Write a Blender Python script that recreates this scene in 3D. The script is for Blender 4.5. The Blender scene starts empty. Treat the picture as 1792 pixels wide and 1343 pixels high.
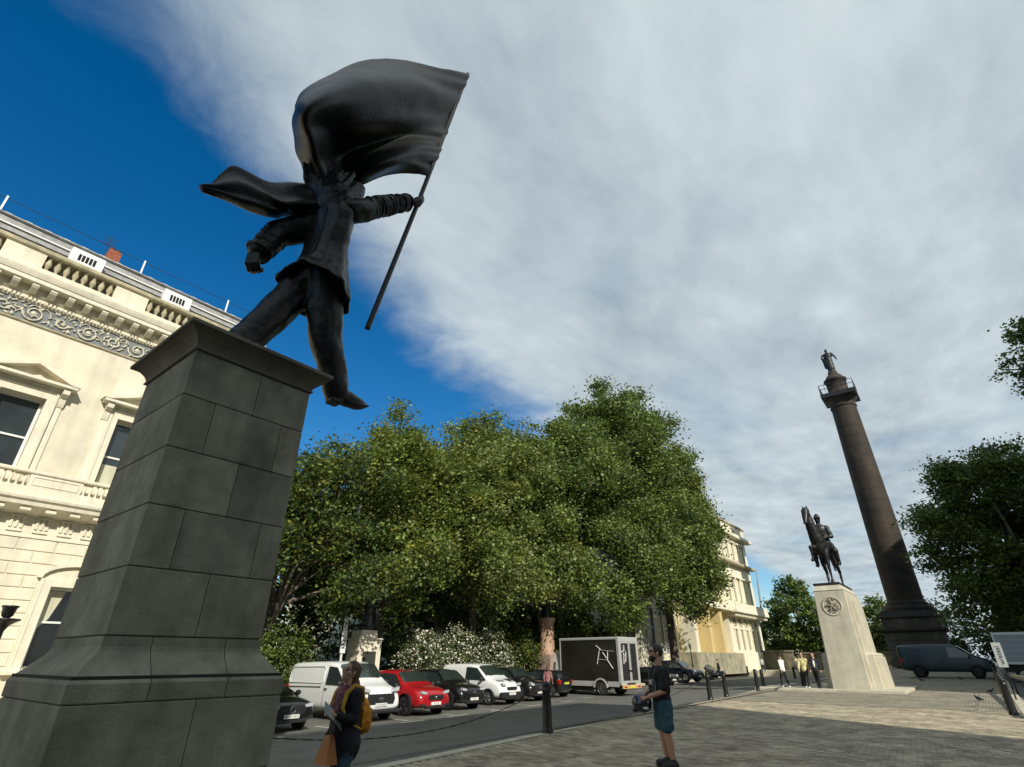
import bpy, bmesh, math, random
import numpy as np
from math import pi, sin, cos, radians, atan2, hypot, sqrt
from mathutils import Vector, Matrix, Euler

sc = bpy.context.scene
COL = sc.collection
rnd = random.Random(7)

# ------------------------------------------------------------------ camera
cam_d = bpy.data.cameras.new('camera')
cam = bpy.data.objects.new('camera', cam_d)
COL.objects.link(cam)
cam_d.sensor_fit = 'HORIZONTAL'; cam_d.sensor_width = 36.0
cam_d.lens = 925.0 / 1792.0 * 36.0
cam_d.clip_start = 0.05; cam_d.clip_end = 3000
cam.location = (0, 0, 1.6)
cam.rotation_euler = (radians(90 + 27.5475), 0, radians(38.5047))
sc.camera = cam
sc.render.resolution_x = 1024; sc.render.resolution_y = 767
sc.render.engine = 'CYCLES'

# ------------------------------------------------------------------ sun, sky, exposure
SUN_EL = radians(34.0)
SUN_AZ = radians(118.0)            # clockwise from +Y: from the right and a little behind
sdir = Vector((sin(SUN_AZ) * cos(SUN_EL), cos(SUN_AZ) * cos(SUN_EL), sin(SUN_EL)))
sun_d = bpy.data.lights.new('sun', 'SUN'); sun_d.energy = 4.0; sun_d.angle = radians(0.6)
sun_d.color = (1.0, 0.945, 0.84)
sun = bpy.data.objects.new('sun', sun_d); COL.objects.link(sun)
sun.rotation_euler = (-sdir).to_track_quat('-Z', 'Y').to_euler()
sun.location = (60, -30, 60)

world = bpy.data.worlds.new('World'); sc.world = world
world.use_nodes = True
nt = world.node_tree; N = nt.nodes; L = nt.links
for n in list(N): N.remove(n)
def wn(t, **k):
    n = N.new(t)
    for a, b in k.items(): setattr(n, a, b)
    return n
def wmath(op, a, b=None, c=None, clamp=False):
    n = N.new('ShaderNodeMath'); n.operation = op; n.use_clamp = clamp
    for i, v in enumerate((a, b, c)):
        if v is None: continue
        if isinstance(v, (int, float)): n.inputs[i].default_value = v
        else: L.new(v, n.inputs[i])
    return n.outputs[0]
out = wn('ShaderNodeOutputWorld'); bg = wn('ShaderNodeBackground'); bg.inputs['Strength'].default_value = 0.1
sky = wn('ShaderNodeTexSky'); sky.sky_type = 'NISHITA'; sky.sun_disc = False
sky.sun_elevation = SUN_EL; sky.sun_rotation = SUN_AZ
sky.air_density = 1.0; sky.dust_density = 0.2; sky.ozone_density = 2.5
tc = wn('ShaderNodeTexCoord'); sep = wn('ShaderNodeSeparateXYZ'); L.new(tc.outputs['Generated'], sep.inputs[0])
X, Y, Z = sep.outputs
zc = wmath('MAXIMUM', Z, 0.04)
u = wmath('DIVIDE', X, zc); v = wmath('DIVIDE', Y, zc)
comb = wn('ShaderNodeCombineXYZ'); L.new(u, comb.inputs[0]); L.new(v, comb.inputs[1])
def wnoise(scale, detail, rough, dist=0.0, vec=None, off=(0, 0, 0), rot=0, sc3=(1, 1, 1)):
    m = wn('ShaderNodeMapping'); m.inputs['Location'].default_value = off; m.inputs['Rotation'].default_value = (0, 0, rot)
    m.inputs['Scale'].default_value = sc3
    L.new(comb.outputs[0] if vec is None else vec, m.inputs[0])
    n = wn('ShaderNodeTexNoise'); n.inputs['Scale'].default_value = scale; n.inputs['Detail'].default_value = detail
    n.inputs['Roughness'].default_value = rough; n.inputs['Distortion'].default_value = dist
    L.new(m.outputs[0], n.inputs['Vector']); return n.outputs['Fac']
# a high sheet of cloud whose edge runs across the sky; blue beyond the edge
va = wmath('MAXIMUM', v, -0.6)
edge = wmath('SUBTRACT', -0.80, wmath('DIVIDE', wmath('MULTIPLY', va, 0.5), wmath('ADD', wmath('MULTIPLY', va, 0.33), 1.0)))
n1 = wnoise(1.6, 6, 0.55, 0.3, off=(3.1, 1.7, 0))
n2 = wnoise(5.0, 8, 0.6, 0.4, off=(0.3, 4.2, 0))
d = wmath('SUBTRACT', u, edge)
d = wmath('ADD', d, wmath('MULTIPLY', wmath('SUBTRACT', n1, 0.5), 0.42))
d = wmath('ADD', d, wmath('MULTIPLY', wmath('SUBTRACT', n2, 0.5), 0.30))
mr = wn('ShaderNodeMapRange'); mr.interpolation_type = 'SMOOTHSTEP'
mr.inputs['From Min'].default_value = -0.17; mr.inputs['From Max'].default_value = 0.30
L.new(d, mr.inputs['Value'])
mask = mr.outputs['Result']
n3 = wnoise(1.15, 7, 0.55, 0.5, off=(7.7, 2.2, 0), rot=0.5, sc3=(1.4, 0.8, 1))
n4 = wnoise(3.2, 9, 0.60, 0.2, off=(1.7, 9.2, 0), rot=0.5, sc3=(1.5, 0.7, 1))
tex = wmath('ADD', wmath('MULTIPLY', n3, 0.5), wmath('MULTIPLY', n4, 0.5))
ramp = wn('ShaderNodeValToRGB')
ramp.color_ramp.elements[0].position = 0.34; ramp.color_ramp.elements[0].color = (3.05, 3.7, 4.3, 1)
ramp.color_ramp.elements[1].position = 0.64; ramp.color_ramp.elements[1].color = (5.35, 6.05, 6.3, 1)
e = ramp.color_ramp.elements.new(0.48); e.color = (4.2, 4.9, 5.25, 1)
L.new(tex, ramp.inputs[0])
# thin patches of blue haze inside the sheet
thin = wn('ShaderNodeMapRange'); thin.inputs['From Min'].default_value = 0.30; thin.inputs['From Max'].default_value = 0.50
L.new(wnoise(0.9, 5, 0.5, 0.4, off=(12.7, 5.2, 0)), thin.inputs['Value'])
mask2 = wmath('MULTIPLY', mask, wmath('ADD', wmath('MULTIPLY', thin.outputs[0], 0.22), 0.76))
hs = wn('ShaderNodeHueSaturation'); hs.inputs['Saturation'].default_value = 1.42; hs.inputs['Value'].default_value = 0.98
L.new(sky.outputs[0], hs.inputs['Color'])
mix = wn('ShaderNodeMixRGB'); L.new(mask2, mix.inputs[0]); L.new(hs.outputs[0], mix.inputs[1]); L.new(ramp.outputs[0], mix.inputs[2])
L.new(mix.outputs[0], bg.inputs['Color']); L.new(bg.outputs[0], out.inputs['Surface'])

sc.view_settings.view_transform = 'Standard'; sc.view_settings.look = 'None'
sc.view_settings.exposure = 0.30; sc.view_settings.gamma = 1.0
sc.view_settings.use_curve_mapping = False

# ------------------------------------------------------------------ materials
MATS = {}
def mat(name, col=(0.5, 0.5, 0.5), rough=0.7, metal=0.0, var=0.0, vscale=3.0, bump=0.0, bscale=30.0, coat=0.0,
        streak=0.0, col2=None, spec=0.5, island=0.0, trans=0.0, vsc3=(1, 1, 1), emit=None):
    if name in MATS: return MATS[name]
    m = bpy.data.materials.new(name); m.use_nodes = True; MATS[name] = m
    t = m.node_tree; b = t.nodes['Principled BSDF']
    b.inputs['Base Color'].default_value = (*col, 1); b.inputs['Roughness'].default_value = rough
    b.inputs['Metallic'].default_value = metal; b.inputs['Specular IOR Level'].default_value = spec
    if coat: b.inputs['Coat Weight'].default_value = coat; b.inputs['Coat Roughness'].default_value = 0.06
    def node(ty): return t.nodes.new(ty)
    geo = node('ShaderNodeNewGeometry')
    last = None
    if var or streak or col2:
        mp = node('ShaderNodeMapping'); mp.inputs['Scale'].default_value = vsc3; t.links.new(geo.outputs['Position'], mp.inputs[0])
        n = node('ShaderNodeTexNoise'); n.inputs['Scale'].default_value = vscale; n.inputs['Detail'].default_value = 7
        n.inputs['Roughness'].default_value = 0.65; t.links.new(mp.outputs[0], n.inputs['Vector'])
        r = node('ShaderNodeMapRange'); r.inputs['From Min'].default_value = 0.32; r.inputs['From Max'].default_value = 0.68
        t.links.new(n.outputs['Fac'], r.inputs['Value'])
        mx = node('ShaderNodeMixRGB'); c2 = col2 or tuple(c * (1 - var) for c in col)
        c1 = col if col2 else tuple(min(1, c * (1 + var * 0.5)) for c in col)
        mx.inputs[1].default_value = (*c2, 1); mx.inputs[2].default_value = (*c1, 1)
        t.links.new(r.outputs[0], mx.inputs[0]); last = mx.outputs[0]
        if streak:
            mp2 = node('ShaderNodeMapping'); mp2.inputs['Scale'].default_value = (1, 1, 0.12)
            t.links.new(geo.outputs['Position'], mp2.inputs[0])
            n2_ = node('ShaderNodeTexNoise'); n2_.inputs['Scale'].default_value = vscale * 2.2; n2_.inputs['Detail'].default_value = 6
            t.links.new(mp2.outputs[0], n2_.inputs['Vector'])
            r2 = node('ShaderNodeMapRange'); r2.inputs['From Min'].default_value = 0.42; r2.inputs['From Max'].default_value = 0.66
            r2.inputs['To Min'].default_value = 1.0; r2.inputs['To Max'].default_value = 1.0 - streak
            t.links.new(n2_.outputs['Fac'], r2.inputs['Value'])
            mm = node('ShaderNodeMixRGB'); mm.blend_type = 'MULTIPLY'; mm.inputs[0].default_value = 1
            t.links.new(last, mm.inputs[1]); t.links.new(r2.outputs[0], mm.inputs[2]); last = mm.outputs[0]
    if island:
        r3 = node('ShaderNodeMapRange'); r3.inputs['To Min'].default_value = 1 - island; r3.inputs['To Max'].default_value = 1 + island
        t.links.new(geo.outputs['Random Per Island'], r3.inputs['Value'])
        mm = node('ShaderNodeMixRGB'); mm.blend_type = 'MULTIPLY'; mm.inputs[0].default_value = 1
        if last: t.links.new(last, mm.inputs[1])
        else: mm.inputs[1].default_value = (*col, 1)
        t.links.new(r3.outputs[0], mm.inputs[2]); last = mm.outputs[0]
    if last: t.links.new(last, b.inputs['Base Color'])
    if bump:
        nb = node('ShaderNodeTexNoise'); nb.inputs['Scale'].default_value = bscale; nb.inputs['Detail'].default_value = 6
        t.links.new(geo.outputs['Position'], nb.inputs['Vector'])
        bp = node('ShaderNodeBump'); bp.inputs['Strength'].default_value = bump; bp.inputs['Distance'].default_value = 0.02
        t.links.new(nb.outputs['Fac'], bp.inputs['Height']); t.links.new(bp.outputs[0], b.inputs['Normal'])
    if trans:
        tr = node('ShaderNodeBsdfTranslucent'); ms = node('ShaderNodeMixShader'); ms.inputs[0].default_value = trans
        if last: t.links.new(last, tr.inputs['Color'])
        else: tr.inputs['Color'].default_value = (*col, 1)
        t.links.new(b.outputs[0], ms.inputs[1]); t.links.new(tr.outputs[0], ms.inputs[2])
        t.links.new(ms.outputs[0], t.nodes['Material Output'].inputs['Surface'])
    return m

plinth_m = mat('dark weathered stone', (0.31, 0.295, 0.215), 0.88, var=0.42, vscale=2.3, bump=0.25, bscale=45, streak=0.22)
plinth_m2 = mat('dark weathered stone cooler', (0.285, 0.275, 0.208), 0.88, var=0.44, vscale=2.1, bump=0.25, bscale=45, streak=0.25)
mortar_m = mat('plinth joint mortar', (0.035, 0.034, 0.03), 0.95)
bronze_m = mat('dark bronze resin', (0.009, 0.010, 0.009), 0.40, 0.0, var=0.5, vscale=5, bump=0.35, bscale=22, spec=0.34)
bronze2_m = mat('old black bronze', (0.02, 0.021, 0.021), 0.42, 0.2, var=0.4, vscale=2.0, bump=0.3, bscale=8)
cream_m = mat('cream painted stucco', (0.75, 0.69, 0.53), 0.75, var=0.14, vscale=1.1, bump=0.2, bscale=7, streak=0.14)
cream2_m = mat('cream painted trim', (0.78, 0.72, 0.56), 0.65, var=0.12, vscale=2.3, streak=0.12)
creamd_m = mat('weathered cream coping', (0.42, 0.37, 0.24), 0.8, var=0.45, vscale=2.5)
frieze_m = mat('frieze ground blue grey', (0.20, 0.22, 0.22), 0.85, var=0.3, vscale=6)
relief_m = mat('frieze relief', (0.62, 0.58, 0.45), 0.7, var=0.25, vscale=7)
white_m = mat('white paint', (0.78, 0.78, 0.74), 0.5, var=0.05)
slate_m = mat('grey lead roof', (0.30, 0.30, 0.29), 0.7, var=0.35, vscale=4, bump=0.3, bscale=18)
glass_m = mat('window glass dark', (0.035, 0.045, 0.05), 0.08, spec=0.8, var=0.35, vscale=1.1)
glassd_m = mat('interior glass black', (0.008, 0.009, 0.009), 0.06, spec=0.6)
curtain_m = mat('pale curtain', (0.55, 0.54, 0.40), 0.9, var=0.2, vscale=12, vsc3=(1, 1, 0.05))
brick_m = mat('red chimney brick', (0.30, 0.09, 0.05), 0.9, var=0.4, vscale=9)
iron_m = mat('black painted iron', (0.012, 0.012, 0.013), 0.35, var=0.2)
asphalt_m = mat('asphalt', (0.125, 0.125, 0.108), 0.88, var=0.30, vscale=0.9, bump=0.35, bscale=90)
paint_m = mat('worn road paint', (0.55, 0.52, 0.42), 0.8, var=0.5, vscale=7)
kerb_m = mat('pale granite kerb', (0.52, 0.48, 0.36), 0.8, var=0.30, vscale=5, bump=0.15, bscale=60, island=0.0)
paver_m = mat('clay and stone pavers', (0.36, 0.305, 0.215), 0.85, var=0.42, vscale=1.0, island=0.38, bump=0.2, bscale=60)
joint_m = mat('paver joint sand', (0.085, 0.075, 0.055), 0.95, var=0.3, vscale=8)
portland_m = mat('portland stone', (0.54, 0.50, 0.39), 0.8, var=0.17, vscale=1.3, streak=0.13, bump=0.12, bscale=30)
granite_m = mat('dark brown granite', (0.072, 0.050, 0.031), 0.85, col2=(0.014, 0.012, 0.010), vscale=0.30, bump=0.1, bscale=10, streak=0.4)
redgranite_m = mat('red granite', (0.40, 0.25, 0.17), 0.6, var=0.3, vscale=4)
bark_m = mat('plane tree bark', (0.16, 0.135, 0.10), 0.95, var=0.5, vscale=2.2, bump=0.4, bscale=14)
soil_m = mat('garden soil', (0.05, 0.045, 0.03), 1.0, var=0.4, vscale=2)
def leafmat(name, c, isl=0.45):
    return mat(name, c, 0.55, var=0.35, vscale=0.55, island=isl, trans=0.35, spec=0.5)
leafA = leafmat('plane leaves', (0.170, 0.235, 0.042))
leafB = leafmat('plane leaves pale', (0.25, 0.31, 0.10))
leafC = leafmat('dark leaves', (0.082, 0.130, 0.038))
leafD = leafmat('olive leaves', (0.19, 0.20, 0.028))
leafH = leafmat('hedge leaves bright', (0.120, 0.180, 0.028))
flower_m = mat('cream blossom', (0.74, 0.70, 0.58), 0.8, island=0.25, trans=0.2)

def tag(o, label=None, cat=None, group=None, kind=None):
    if label: o['label'] = label
    if cat: o['category'] = cat
    if group: o['group'] = group
    if kind: o['kind'] = kind
    return o
def thing(name, label, cat, loc=(0, 0, 0), rz=0.0, group=None):
    o = bpy.data.objects.new(name, None); COL.objects.link(o)
    o.empty_display_size = 0.2; o.location = loc; o.rotation_euler = (0, 0, rz)
    return tag(o, label, cat, group)

class MB:
    """collects shapes, then links them as ONE mesh object"""
    def __init__(s): s.v = []; s.f = []; s.sm = []
    def add(s, vs, fs, sm=False):
        b = len(s.v); s.v += [tuple(p) for p in vs]; s.f += [tuple(b + i for i in f) for f in fs]; s.sm += [sm] * len(fs); return s
    def box(s, x0, x1, y0, y1, z0, z1, ch=0.0):
        if ch > 0:
            c = ch; r = []
            for z, k in ((z0, c), (z0 + c, 0), (z1 - c, 0), (z1, c)):
                r.append([(x0 + k, y0 + k, z), (x1 - k, y0 + k, z), (x1 - k, y1 - k, z), (x0 + k, y1 - k, z)])
            b = [p for q in r for p in q]; f = [(3, 2, 1, 0), (12, 13, 14, 15)]
            for a in range(3):
                for i in range(4):
                    j = (i + 1) % 4; f.append((a * 4 + i, a * 4 + j, a * 4 + 4 + j, a * 4 + 4 + i))
            return s.add(b, f)
        v_ = [(x0, y0, z0), (x1, y0, z0), (x1, y1, z0), (x0, y1, z0), (x0, y0, z1), (x1, y0, z1), (x1, y1, z1), (x0, y1, z1)]
        return s.add(v_, [(3, 2, 1, 0), (4, 5, 6, 7), (0, 1, 5, 4), (1, 2, 6, 5), (2, 3, 7, 6), (3, 0, 4, 7)])
    def frus(s, r0, z0, r1, z1):   # rects (x0,x1,y0,y1)
        v_ = [(r0[0], r0[2], z0), (r0[1], r0[2], z0), (r0[1], r0[3], z0), (r0[0], r0[3], z0),
              (r1[0], r1[2], z1), (r1[1], r1[2], z1), (r1[1], r1[3], z1), (r1[0], r1[3], z1)]
        return s.add(v_, [(3, 2, 1, 0), (4, 5, 6, 7), (0, 1, 5, 4), (1, 2, 6, 5), (2, 3, 7, 6), (3, 0, 4, 7)])
    def bar(s, p0, p1, w, h=None):
        h = h or w; p0 = Vector(p0); p1 = Vector(p1); d_ = (p1 - p0).normalized()
        a = d_.cross(Vector((0, 0, 1)));
        if a.length < 1e-4: a = Vector((1, 0, 0))
        a.normalize(); b = a.cross(d_)
        q = [p + a * sx * w / 2 + b * sy * h / 2 for p in (p0, p1) for sx, sy in ((-1, -1), (1, -1), (1, 1), (-1, 1))]
        return s.add(q, [(3, 2, 1, 0), (4, 5, 6, 7), (0, 1, 5, 4), (1, 2, 6, 5), (2, 3, 7, 6), (3, 0, 4, 7)])
    def tube(s, pts, rs, n=10, cap=True):
        pts = [Vector(p) for p in pts]
        if not hasattr(rs, '__len__'): rs = [rs] * len(pts)
        ring = []; up = None
        for i, p in enumerate(pts):
            d_ = (pts[min(i + 1, len(pts) - 1)] - pts[max(i - 1, 0)]).normalized()
            if up is None:
                up = Vector((0, 0, 1)) if abs(d_.z) < 0.9 else Vector((1, 0, 0))
            a = d_.cross(up).normalized(); up = a.cross(d_).normalized()
            ring.append([p + (a * cos(2 * pi * k / n) + up * sin(2 * pi * k / n)) * rs[i] for k in range(n)])
        v_ = [q for r in ring for q in r]; f = []
        for i in range(len(pts) - 1):
            for k in range(n):
                j = (k + 1) % n; f.append((i * n + k, i * n + j, i * n + n + j, i * n + n + k))
        s.add(v_, f, True)
        if cap:
            s.add(ring[0], [tuple(reversed(range(n)))]); s.add(ring[-1], [tuple(range(n))])
        return s
    def lathe(s, prof, c=(0, 0, 0), n=16, axis='z', cap=True, sm=True):
        v_ = []
        for r, h in prof:
            for k in range(n):
                a = 2 * pi * k / n
                if axis == 'z': v_.append((c[0] + r * cos(a), c[1] + r * sin(a), c[2] + h))
                elif axis == 'y': v_.append((c[0] + r * cos(a), c[1] + h, c[2] - r * sin(a)))
                else: v_.append((c[0] + h, c[1] + r * cos(a), c[2] + r * sin(a)))
        f = []
        for i in range(len(prof) - 1):
            for k in range(n):
                j = (k + 1) % n; f.append((i * n + k, i * n + j, i * n + n + j, i * n + n + k))
        s.add(v_, f, sm)
        if cap:
            m_ = len(prof) - 1
            s.add(v_[:n], [tuple(reversed(range(n)))]); s.add(v_[m_ * n:], [tuple(range(n))])
        return s
    def ell(s, c, r, nu=14, nv=9, rot=None):
        v_ = []
        for j in range(1, nv):
            t_ = pi * j / nv
            for i in range(nu):
                a = 2 * pi * i / nu; p = Vector((r[0] * sin(t_) * cos(a), r[1] * sin(t_) * sin(a), r[2] * cos(t_)))
                if rot is not None: p = rot @ p
                v_.append(p + Vector(c))
        tp = Vector((0, 0, r[2])); bt = Vector((0, 0, -r[2]))
        if rot is not None: tp = rot @ tp; bt = rot @ bt
        v_ += [tp + Vector(c), bt + Vector(c)]; T = len(v_) - 2; B = T + 1; f = []
        for j in range(nv - 2):
            for i in range(nu):
                k = (i + 1) % nu; f.append((j * nu + i, (j + 1) * nu + i, (j + 1) * nu + k, j * nu + k))
        for i in range(nu):
            k = (i + 1) % nu; f.append((T, i, k)); f.append((B, (nv - 2) * nu + k, (nv - 2) * nu + i))
        return s.add(v_, f, True)
    def cap(s, p0, p1, r0, r1, n=12):
        """capsule with two radii, closed"""
        p0 = Vector(p0); p1 = Vector(p1); d_ = p1 - p0
        if d_.length < 1e-5: return s.ell(p0, (r0, r0, r0))
        d_.normalize(); pts = []; rs = []
        for k in range(5):
            a = pi / 2 * k / 5; pts.append(p0 - d_ * r0 * cos(a)); rs.append(max(r0 * sin(a), r0 * 0.04))
        pts.append(p0); rs.append(r0); pts.append(p1); rs.append(r1)
        for k in range(1, 6):
            a = pi / 2 * k / 5; pts.append(p1 + d_ * r1 * sin(a)); rs.append(max(r1 * cos(a), r1 * 0.04))
        return s.tube(pts, rs, n)
    def prism(s, poly, a0, a1, axis='x'):
        """poly of 2-D points extruded: axis x -> poly is (y,z); axis y -> (x,z); axis z -> (x,y)"""
        n = len(poly)
        def P(p, a):
            return (a, p[0], p[1]) if axis == 'x' else (p[0], a, p[1]) if axis == 'y' else (p[0], p[1], a)
        v_ = [P(p, a0) for p in poly] + [P(p, a1) for p in poly]
        f = [tuple(range(n)), tuple(range(2 * n - 1, n - 1, -1))]
        for i in range(n):
            j = (i + 1) % n; f.append((i, i + n, j + n, j))
        return s.add(v_, f)
    def grid(s, rows, sm=True, thick=0):
        nr = len(rows); nc = len(rows[0]); v_ = [p for r in rows for p in r]; f = []
        for i in range(nr - 1):
            for j in range(nc - 1):
                f.append((i * nc + j, i * nc + j + 1, (i + 1) * nc + j + 1, (i + 1) * nc + j))
        return s.add(v_, f, sm)
    def mesh(s, name, off=(0, 0, 0)):
        me = bpy.data.meshes.new(name)
        vs = s.v if off == (0, 0, 0) else [(a - off[0], b - off[1], c - off[2]) for a, b, c in s.v]
        me.from_pydata(vs, [], s.f)
        me.polygons.foreach_set('use_smooth', s.sm)
        me.update(); return me
    def build(s, name, m, parent=None, world=False, fix=True, **k):
        off = (0, 0, 0)
        if parent is not None and world:
            q = parent; off = Vector((0, 0, 0))
            while q is not None: off = off + q.location; q = q.parent
            off = tuple(off)
        me = s.mesh(name, off); me.materials.append(m)
        if fix:
            b = bmesh.new(); b.from_mesh(me); bmesh.ops.recalc_face_normals(b, faces=b.faces); b.to_mesh(me); b.free()
        o = bpy.data.objects.new(name, me); COL.objects.link(o)
        if parent is not None: o.parent = parent
        tag(o, **k)
        return o
def copy_tree(o, parent=None):
    c = o.copy(); COL.objects.link(c); c.parent = parent
    for ch in o.children: copy_tree(ch, c)
    return c
def children_first(o): return list(o.children)
def remesh(o, vox, smooth=4, disp=0.0, dscale=0.3):
    m = o.modifiers.new('remesh', 'REMESH'); m.mode = 'VOXEL'; m.voxel_size = vox; m.use_smooth_shade = True
    if smooth:
        m = o.modifiers.new('smooth', 'SMOOTH'); m.factor = 0.5; m.iterations = smooth
    if disp:
        t = bpy.data.textures.new('folds', 'CLOUDS'); t.noise_scale = dscale; t.noise_depth = 2
        m = o.modifiers.new('folds', 'DISPLACE'); m.texture = t; m.strength = disp; m.mid_level = 0.5; m.texture_coords = 'LOCAL'
    return o
def text_obj(name, s_, m, parent, loc, rot, size, ext=0.003):
    cu = bpy.data.curves.new(name, 'FONT'); cu.body = s_; cu.size = size; cu.extrude = ext; cu.align_x = 'CENTER'; cu.align_y = 'CENTER'
    o = bpy.data.objects.new(name, cu)
    me = bpy.data.meshes.new_from_object(o); bpy.data.objects.remove(o)
    me.materials.append(m)
    o = bpy.data.objects.new(name, me); COL.objects.link(o); o.parent = parent; o.location = loc; o.rotation_euler = rot
    return o
# ------------------------------------------------------------------ ground
def zp(y): return max(0.0, (y - 43) * 0.02) if y < 85 else 0.84          # paving level rises gently towards the column
def kx(y):                                                    # kerb line of the paved island
    pts = [(-60, -8.2), (-5, -8.3), (7, -8.63), (12, -9.1), (20, -9.75), (27, -10.2), (33, -10.6), (38, -11.3), (44, -11.4), (47, -10.8), (60, -10.8), (120, -10.8)]
    for (a, b), (c, d_) in zip(pts, pts[1:]):
        if y <= c: return b + (d_ - b) * (y - a) / (c - a)
    return pts[-1][1]
def zroad(x, y):
    k = kx(y); z0 = zp(y) - 0.12
    if x > k: return z0
    t_ = min(1, (k - x) / 7.0); return z0 + (-0.45 - z0) * t_
ys = [-150, -60, -20, -5, 0, 5, 10, 15, 20, 25, 30, 35, 38, 41, 44, 47, 55, 65, 75, 85, 100, 150, 300, 900]
xs = [-900, -200, -60, -40, -30, -24, -20, -18, -16.5, -15, -13.5, -12, -11.4, -11, -10.5, -10, -9.5, -9, -8.6, -8.2, -7.5, -6, -3, 0, 2, 6, 12, 30, 100, 900]
MB().grid([[(x, y, zroad(x, y)) for x in xs] for y in ys]).build('road', asphalt_m, kind='structure')

# paved island: sheet under the pavers near the viewer, textured sheet farther off
PX1 = 0.42
def island(y0, y1, dz, inset=0.3, x1=PX1, step=1.0):
    m = MB(); n = max(1, int((y1 - y0) / step)); rows = []
    for i in range(n + 1):
        y = y0 + (y1 - y0) * i / n; rows.append([(kx(y) + inset, y, zp(y) + dz), (-4, y, zp(y) + dz), (x1, y, zp(y) + dz)])
    return m.grid(rows, sm=False)
def brickmat():
    m = bpy.data.materials.new('distant pavers'); m.use_nodes = True; t = m.node_tree; b = t.nodes['Principled BSDF']; b.inputs['Roughness'].default_value = 0.85
    g = t.nodes.new('ShaderNodeNewGeometry'); br = t.nodes.new('ShaderNodeTexBrick')
    br.inputs['Color1'].default_value = (0.345, 0.305, 0.225, 1); br.inputs['Color2'].default_value = (0.22, 0.195, 0.14, 1)
    br.inputs['Mortar'].default_value = (0.085, 0.075, 0.055, 1); br.inputs['Scale'].default_value = 1.0
    br.inputs['Mortar Size'].default_value = 0.012; br.inputs['Brick Width'].default_value = 0.215; br.inputs['Row Height'].default_value = 0.112
    t.links.new(g.outputs['Position'], br.inputs['Vector'])
    n = t.nodes.new('ShaderNodeTexNoise'); n.inputs['Scale'].default_value = 0.8; n.inputs['Detail'].default_value = 8; t.links.new(g.outputs['Position'], n.inputs['Vector'])
    r = t.nodes.new('ShaderNodeMapRange'); r.inputs['From Min'].default_value = 0.3; r.inputs['From Max'].default_value = 0.7; r.inputs['To Min'].default_value = 0.75; r.inputs['To Max'].default_value = 1.3
    t.links.new(n.outputs['Fac'], r.inputs['Value'])
    mm = t.nodes.new('ShaderNodeMixRGB'); mm.blend_type = 'MULTIPLY'; mm.inputs[0].default_value = 1
    t.links.new(br.outputs['Color'], mm.inputs[1]); t.links.new(r.outputs[0], mm.inputs[2]); t.links.new(mm.outputs[0], b.inputs['Base Color'])
    return m
pav = island(-20, 27.0, -0.014).build('pavement', joint_m, kind='structure')
islf = island(27.0, 110, 0.0).build('pavement_beyond', brickmat(), kind='structure')
# pavers
bx_, by_ = 0.208, 0.104
cand = []
y = 4.6; row = 0
while y < 26.9:
    x = kx(y) + 0.32 + (row % 2) * (bx_ + 0.007) / 2
    while x + bx_ < PX1:
        d_ = -x * 0.6226 + y * 0.7826; l_ = x * 0.7826 + y * 0.6226
        dep = d_ * 0.8866 - 1.6 * 0.4625
        if dep > 1 and abs(l_ / dep) < 1.02 and (d_ * 0.4625 + 1.6 * 0.8866) / dep < 0.80:
            cand.append((d_, x, y))
        x += bx_ + 0.007
    y += by_ + 0.007; row += 1
# leave out pavers under the plinth
cand = [c for c in cand if not (-6.3 < c[1] < -4.4 and c[2] < 2.9)]
cand.sort()
pmeshes = []
for k in range(4):
    r_ = random.Random(k); t_ = [r_.uniform(-0.0015, 0.0015) for _ in range(4)]
    m = MB(); c_ = 0.006; z0 = -0.03
    vs = [(0, 0, z0), (bx_, 0, z0), (bx_, by_, z0), (0, by_, z0), (0, 0, -c_), (bx_, 0, -c_), (bx_, by_, -c_), (0, by_, -c_),
          (c_, c_, t_[0]), (bx_ - c_, c_, t_[1]), (bx_ - c_, by_ - c_, t_[2]), (c_, by_ - c_, t_[3])]
    fs = [(0, 1, 5, 4), (1, 2, 6, 5), (2, 3, 7, 6), (3, 0, 4, 7), (4, 5, 9, 8), (5, 6, 10, 9), (6, 7, 11, 10), (7, 4, 8, 11), (8, 9, 10, 11)]
    m.add(vs, fs); me = m.mesh('paver'); me.materials.append(paver_m); pmeshes.append((me, vs, fs))
for k, (d_, x, y) in enumerate(cand[:300]):
    me = pmeshes[rnd.randrange(4)][0]
    if k < 8 or True:
        o = bpy.data.objects.new('paver', me); COL.objects.link(o); o.parent = pav; o.location = (x, y, rnd.uniform(-0.003, 0.003))
m = MB()
for d_, x, y in cand[300:]:
    me, vs, fs = pmeshes[rnd.randrange(4)]; dz = rnd.uniform(-0.003, 0.003)
    m.add([(a + x, b + y, c + dz) for a, b, c in vs], fs)
m.build('pavers', paver_m, pav, fix=False, kind='stuff')

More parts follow.
